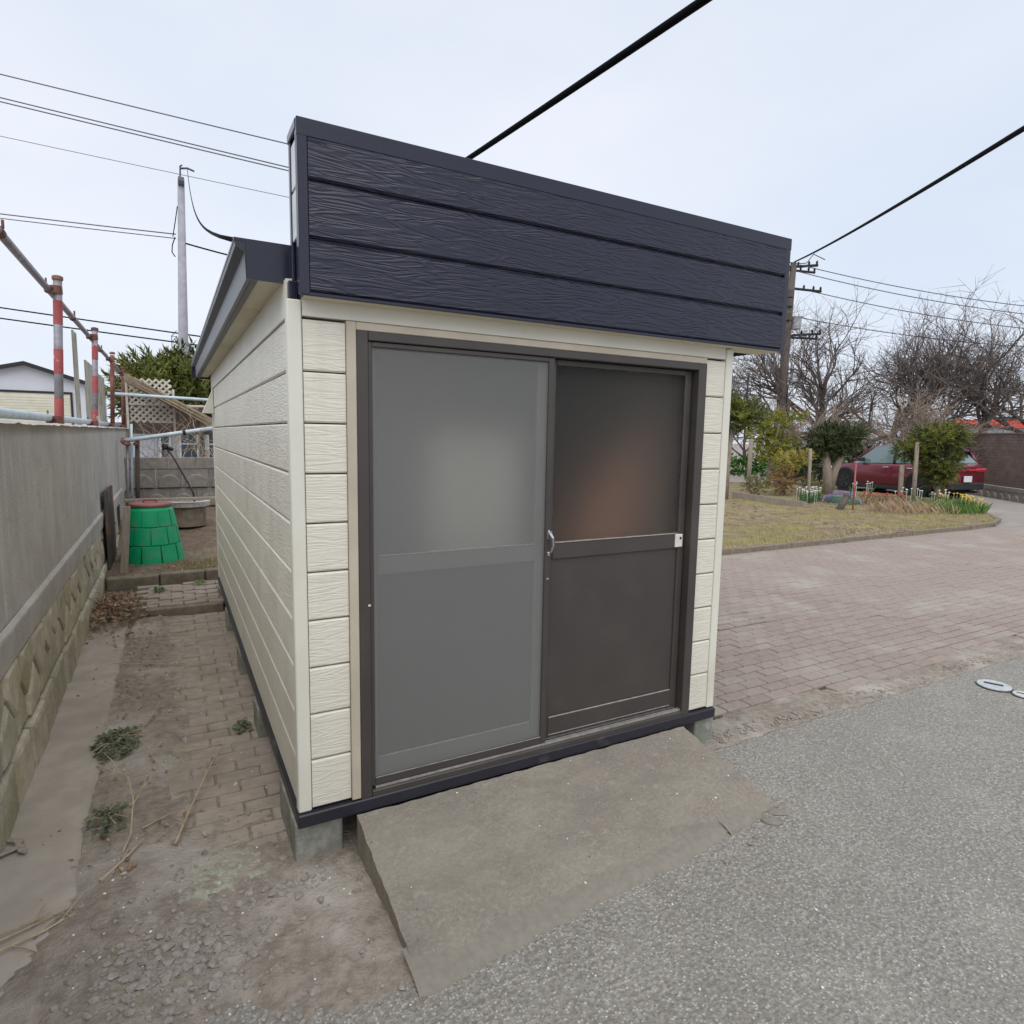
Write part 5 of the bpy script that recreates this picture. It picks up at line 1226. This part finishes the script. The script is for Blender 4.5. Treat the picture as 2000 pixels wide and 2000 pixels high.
for s_ in (1, -1):
    for pts, r in (([(.47, .665*s_, 1.45), (.95, .715*s_, 1.13), (1.16, .775*s_, .95)], .028), ([(-.35, .665*s_, 1.52), (-.42, .80*s_, .98)], .04), ([(-1.25, .69*s_, 1.46), (-1.45, .81*s_, 1.01)], .09), ([(-1.62, .71*s_, 1.40), (-1.97, .79*s_, 1.02)], .05)):
        b = MB(); b.tube(pts, r, 8); b.build('pillar', m_car if pts[0][0] > 0 or pts[0][0] < -1 else m_clad, car, smooth=True)
    for wx in (1.32, -1.32):
        b = MB(); b.lathe([(.20, -.10), (.335, -.105), (.345, -.08), (.345, .08), (.335, .105), (.20, .10)], (0, 0, 0), 28)
        b.v = [(x+wx, z+.80*s_, y+.345) for x, y, z in b.v]; wh = b.build('wheel', m_tyre, car, smooth=False)
        b = MB(); b.lathe([(.225, .0), (.215, .02), (.06, .012), (.05, .03)], (0, 0, 0), 20); b.v = [(x+wx, s_*(z+.895), y+.345) for x, y, z in b.v]; rm = b.build('rim', m_clad, wh)
        for k in range(5):
            a = k*1.2566; b = MB(); b.tube([(wx+.04*math.cos(a), .92*s_, .345+.04*math.sin(a)), (wx+.21*math.cos(a), .925*s_, .345+.21*math.sin(a))], .018, 4); b.build('spoke', m_rim, wh)
        b = MB(); N = 16
        for k in range(N+1):
            a = -.28+(math.pi+.56)*k/N; b.v += [(wx+.37*math.cos(a), .868*s_, .345+.37*math.sin(a)), (wx+.37*math.cos(a), .914*s_, .345+.37*math.sin(a)), (wx+.44*math.cos(a), .910*s_, .345+.44*math.sin(a)), (wx+.44*math.cos(a), .868*s_, .345+.44*math.sin(a))]
        for k in range(N):
            for q in range(3): a = k*4+q; b.f.append((a, a+4, a+5, a+1))
        b.build('wheel_arch', m_clad, car)
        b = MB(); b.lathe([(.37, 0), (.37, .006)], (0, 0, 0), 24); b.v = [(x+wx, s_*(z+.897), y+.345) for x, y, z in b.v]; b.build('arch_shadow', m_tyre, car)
    b = MB(); b.box((-1.0, .885*s_-.02, .20), (.98, .885*s_+.02, .30), .012); b.build('sill', m_clad, car)
    b = MB(); b.box((.62, min(.80*s_, 1.0*s_), 1.0), (.80, max(.80*s_, 1.0*s_), 1.12), .03); b.build('mirror', m_clad, car)
    for x0 in (-.30, -1.12):
        b = MB(); b.box((x0, .895*s_-.018, .83), (x0+.20, .895*s_+.022, .865), .01); b.build('door_handle', m_chrome, car)
    for x0 in (.92, -.40):
        b = MB(); b.tube([(x0-.02, .878*s_, .33), (x0, .902*s_, .58), (x0-.01, .890*s_, .90)], .004, 4); b.build('door_seam', m_clad, car)
    b = MB(); b.box((1.70, min(.60*s_, .86*s_), .70), (2.04, max(.60*s_, .86*s_), .785), .03); b.build('headlight', m_lamp, car)
    b = MB(); b.box((-2.185, min(.42*s_, .84*s_), .80), (-1.86, max(.42*s_, .84*s_), .90), .02); b.build('tail_light', m_tail, car)
b = MB(); b.box((-2.20, -.42, .825), (-2.10, .42, .875), .01); b.build('light_bar', m_tail, car)
b = MB(); b.box((-2.20, -.78, .30), (-2.05, .78, .50), .03); b.build('rear_bumper', m_clad, car)
b = MB(); b.box((-2.225, -.17, .52), (-2.19, .17, .69), .006); b.build('number_plate', m_white, car)
b = MB(); b.box((-1.95, -.88, .18), (1.9, .88, .24)); b.build('underbody', m_tyre, car)
CARL = Vector((20.75, 9.75, -.02)); CARR = math.pi/2-R_(8)
car.location = CARL; car.rotation_euler = (0, 0, CARR); car.scale = (1, 1, 1.06)
for ch in car.children: ch.matrix_parent_inverse = Matrix()
for ch in car.children:
    for g2 in ch.children: g2.matrix_parent_inverse = Matrix()

# ================================================================ SMALL THINGS ON THE GROUND
m_weed = mat_foliage('weed', (.17, .20, .11), (.10, .13, .075), 14)
def weed(label, x, y, r, n_, seed, mf, z=.02):
    g_ = random.Random(seed); t = thing('weed', label, 'weed', (x, y, 0)); b = MB()
    for i in range(n_):
        a = g_.uniform(0, 6.28); q = r*math.sqrt(g_.random()); px, py = x+q*math.cos(a)*.75, y+q*math.sin(a)*1.3; pz = z+g_.uniform(0, .05)*(1-q/r); k = g_.uniform(.010, .022); an = g_.uniform(0, 6.28); tl_ = g_.uniform(-.5, .5)
        b.add([(px, py, pz), (px+k*math.cos(an-.5), py+k*math.sin(an-.5), pz+k*.4+tl_*k), (px+1.7*k*math.cos(an), py+1.7*k*math.sin(an), pz+k*.3), (px+k*math.cos(an+.5), py+k*math.sin(an+.5), pz+k*.4-tl_*k)], [(0,1,2,3)])
    b.build('leaves', mf, t)
    b = MB()
    for i in range(4):
        a = g_.uniform(0, 6.28); b.tube([(x, y, z-.01), (x+.4*r*math.cos(a), y+.4*r*math.sin(a), z+.03), (x+r*math.cos(a), y+r*math.sin(a), z+.02)], .002, 4, False)
    b.build('stems', m_twig, t)
weed('leafy green weed growing between the concrete slab and the bricks', -.68, 1.36, .14, 260, 1, m_weed)
weed('small dusty green weed near the dry branched twig', -.67, .62, .09, 90, 2, m_weed)
weed('small weed sprouting against the base of the shed', -.09, 1.30, .05, 60, 3, m_weed, .005)
weed('small green weed on the brick landing', -.52, 4.55, .07, 60, 4, m_brightg, .09)
weed('tiny green weed in the joint of the brick landing', -.16, 4.72, .07, 40, 5, m_brightg, .09)
def twig(label, pts, r, sub=6, seed=0, name='dry_twig'):
    g_ = random.Random(seed); b = MB(); P = [Vector(p) for p in pts]; N = len(P); b.tube(P, [r*(1-.6*i/(N-1)) for i in range(N)], 6)
    for i in range(sub):
        t = g_.uniform(.3, .98)*(N-1); k = min(int(t), N-2); p = P[k].lerp(P[k+1], t-k); d = (P[k+1]-P[k]).normalized(); d = (d+Vector((g_.gauss(0, .6), g_.gauss(0, .6), g_.gauss(0, .15)+.05))).normalized(); l_ = g_.uniform(.04, .12)
        q = p+d*l_; q.z = max(q.z, .012); b.tube([p, p.lerp(q, .5)+Vector((g_.gauss(0, .006), g_.gauss(0, .006), .003)), q], [r*.5, r*.4, r*.2], 4)
    return tag(b.build(name, m_twig), label, 'twig')
twig('long dry branched twig bent over the bricks', [(-.42, .33, .02), (-.36, .55, .03), (-.27, .84, .05), (-.20, 1.02, .06), (-.33, 1.10, .045), (-.45, 1.17, .03)], .0055, 9, 1)
twig('upright forked dry stalk beside the small dusty weed', [(-.60, .36, .015), (-.575, .44, .04), (-.565, .52, .14), (-.58, .56, .22), (-.62, .58, .25)], .0045, 7, 2)
twig('dry stick lying by the forked stalk', [(-.66, .21, .022), (-.60, .29, .024), (-.53, .41, .024)], .007, 1, 3)
twig('thin straw stick on the bricks below the bent twig', [(-.54, .50, .018), (-.45, .55, .02), (-.38, .57, .02)], .0035, 1, 4)
twig('dry stick pointing away from the leafy weed', [(-.56, 1.50, .03), (-.50, 1.66, .06), (-.46, 1.78, .09)], .004, 1, 5)
twig('thin twig lying across dirt past the leafy weed', [(-.78, 2.66, .03), (-.66, 2.60, .03), (-.52, 2.55, .025)], .004, 3, 6)
for i, (pts, lab) in enumerate((([(-1.02, -.06, .022), (-.93, .02, .03), (-.84, .06, .026), (-.76, .10, .022)], 'longest straw stalk of the bundle lying on the concrete slab'), ([(-1.02, -.08, .02), (-.90, -.02, .03), (-.80, .02, .024), (-.72, .07, .022)], 'straw stalk nearest the ramp in the bundle on the slab'), ([(-1.0, -.03, .024), (-.92, .05, .035), (-.82, .09, .024)], 'short straw stalk nearest the wall in the bundle on the slab'))):
    twig(lab, pts, .006, 3, 20+i, 'straw_stalk')
for i, (x, y) in enumerate(((-.98, .62), (-.95, .56), (-.99, .54))):
    b = MB(); b.blob((x, y, .03), .035, 70+i, (1.8, .4, .15), .3); tag(b.build('wood_chip', m_wood), 'pale wood chip on the slab at the foot of the stone footing', 'wood chip', 'wood chips by the footing')
# heap of dead leaves and stalks at the end of the slab
b = MB(); g_ = random.Random(5)
for i in range(520):
    a = g_.uniform(0, 6.28); q = math.sqrt(g_.random()); x, y = -.84+g_.gauss(0, .11), 4.1+g_.gauss(0, .36); x = max(x, -1.0); q = min(1, math.hypot((x+.86)/.25, (y-4.05)/.6)); z = .03+.09*(1-q*q)+g_.uniform(0, .03); k = g_.uniform(.018, .04); an = g_.uniform(0, 6.28)
    b.add([(x, y, z), (x+k*math.cos(an-.45), y+k*math.sin(an-.45), z+g_.uniform(-.01, .02)), (x+1.8*k*math.cos(an), y+1.8*k*math.sin(an), z+g_.uniform(-.01, .03)), (x+k*math.cos(an+.45), y+k*math.sin(an+.45), z+g_.uniform(-.01, .02))], [(0,1,2),(0,2,3)])
for i in range(110):
    a = g_.uniform(0, 6.28); q = math.sqrt(g_.random()); x, y = -.86+.22*q*math.cos(a), 4.05+.5*q*math.sin(a); z = .03+.13*(1-q*q); an = g_.uniform(0, 6.28); l_ = g_.uniform(.06, .22)
    b.tube([(x, y, z), (x+.5*l_*math.cos(an), y+.5*l_*math.sin(an), z+g_.uniform(.01, .07)), (x+l_*math.cos(an), y+l_*math.sin(an), z+g_.uniform(-.02, .06))], [.004, .003, .002], 4, False)
tag(b.build('leaf_heap', m_dleaf), 'heap of dead brown leaves and stalks at the end of the slab', 'leaf heap', kind='stuff')
b = MB(); b.blob((-.86, 4.05, .0), .3, 3, (.8, 1.9, .32), .2); tag(b.build('earth_mound', m_soil, smooth=True), 'low mound of brown earth under the heap of dead leaves', 'mound')
# leaves scattered in the garden bed and along the dirt
b = MB()
for i in range(520):
    if i < 300: x, y = U_(-.95, .5), 5.05+U_(0, 1)**1.5*3.2; z = soil_h(x, y)+.012
    else: x, y = -.60+rnd.gauss(0, .13), U_(.2, 3.7); z = max(.004, dirt_h(x, y))+.006
    k = U_(.008, .02)*(1 if i >= 300 else 1.4); an = U_(0, 6.28)
    b.add([(x, y, z), (x+k*math.cos(an-.5), y+k*math.sin(an-.5), z+U_(0, .012)), (x+1.8*k*math.cos(an), y+1.8*k*math.sin(an), z+U_(0, .016)), (x+k*math.cos(an+.5), y+k*math.sin(an+.5), z+U_(0, .012))], [(0,1,2),(0,2,3)])
tag(b.build('scattered_leaves', m_dleaf), 'dead leaf litter scattered over dirt and garden soil', 'leaf litter', kind='stuff')
b = MB()
for i in range(120): x, y = U_(-.35, .3), 5.1+U_(0, .6); blades(b, x, y, soil_h(x, y), 5, .05, .05, .003)
tag(b.build('garden_grass', m_grass), 'thin yellow green grass behind the kerb blocks', 'grass', kind='stuff')
# crumbled asphalt and pebbles in the foreground
b = MB()
for i in range(900):
    a = U_(0, 1); x = -.42+rnd.gauss(0, .12); y = -.30+rnd.gauss(0, .13)
    if i > 560: x, y = U_(-.75, .18), U_(-.9, .5)
    if i > 800: x, y = -.15+rnd.gauss(0, .10)+(i % 3)*.06, -.10+rnd.gauss(0, .03)
    r = abs(rnd.gauss(0, .006))+.003; b.blob((x, y, max(dirt_h(x, y), 0)+r*.15), r, i, (1.2, 1, .55), .35)
tag(b.build('asphalt_crumbs', m_crumb), 'crumbled dark asphalt and grit strewn over the dirt by the ramp', 'rubble', kind='stuff')
b = MB()
for i in range(260):
    x, y = (U_(-.8, .15), U_(-.9, 3)) if i < 150 else ((U_(.25, 1.85), U_(-.7, -.05)) if i < 165 else (U_(-.2, 4), U_(-1.6, -.75)))
    z = max(dirt_h(x, y), .0) if x < .18 else ((.16+(y+.03)*.19) if i < 165 else .0); r = U_(.002, .0045); b.blob((x, y, z+r*.4), r, i+2000, (1.2, 1, .7), .3)
tag(b.build('white_grit', mat('white_grit', (.72, .71, .68), rough=.8)), 'tiny white grit scattered over the ground and ramp', 'grit', kind='stuff')
# pale mossy sand patch
b = MB(); N = 90; M_ = 40; g2 = []
for j in range(M_+1):
    for i in range(N):
        a = 2*math.pi*i/N; rr_ = (j/M_)*(1+.35*fbm(math.cos(a)*1.3, math.sin(a)*1.3, 1.2, 3, 6)); x, y = -.27+.17*rr_*math.cos(a), .06+.13*rr_*math.sin(a)
        b.v.append((x, y, dirt_h(x, y)+.004*(1-(j/M_)**1.2)-.0025+.006*fbm(x, y, 30, 3, 2.2)))
for j in range(M_):
    for i in range(N): i2 = (i+1) % N; b.f.append((j*N+i, (j+1)*N+i, (j+1)*N+i2, j*N+i2))
tag(b.build('moss_patch', m_moss, smooth=True), 'pale greenish mossy sand patch in front of the shed corner', 'moss', kind='stuff')
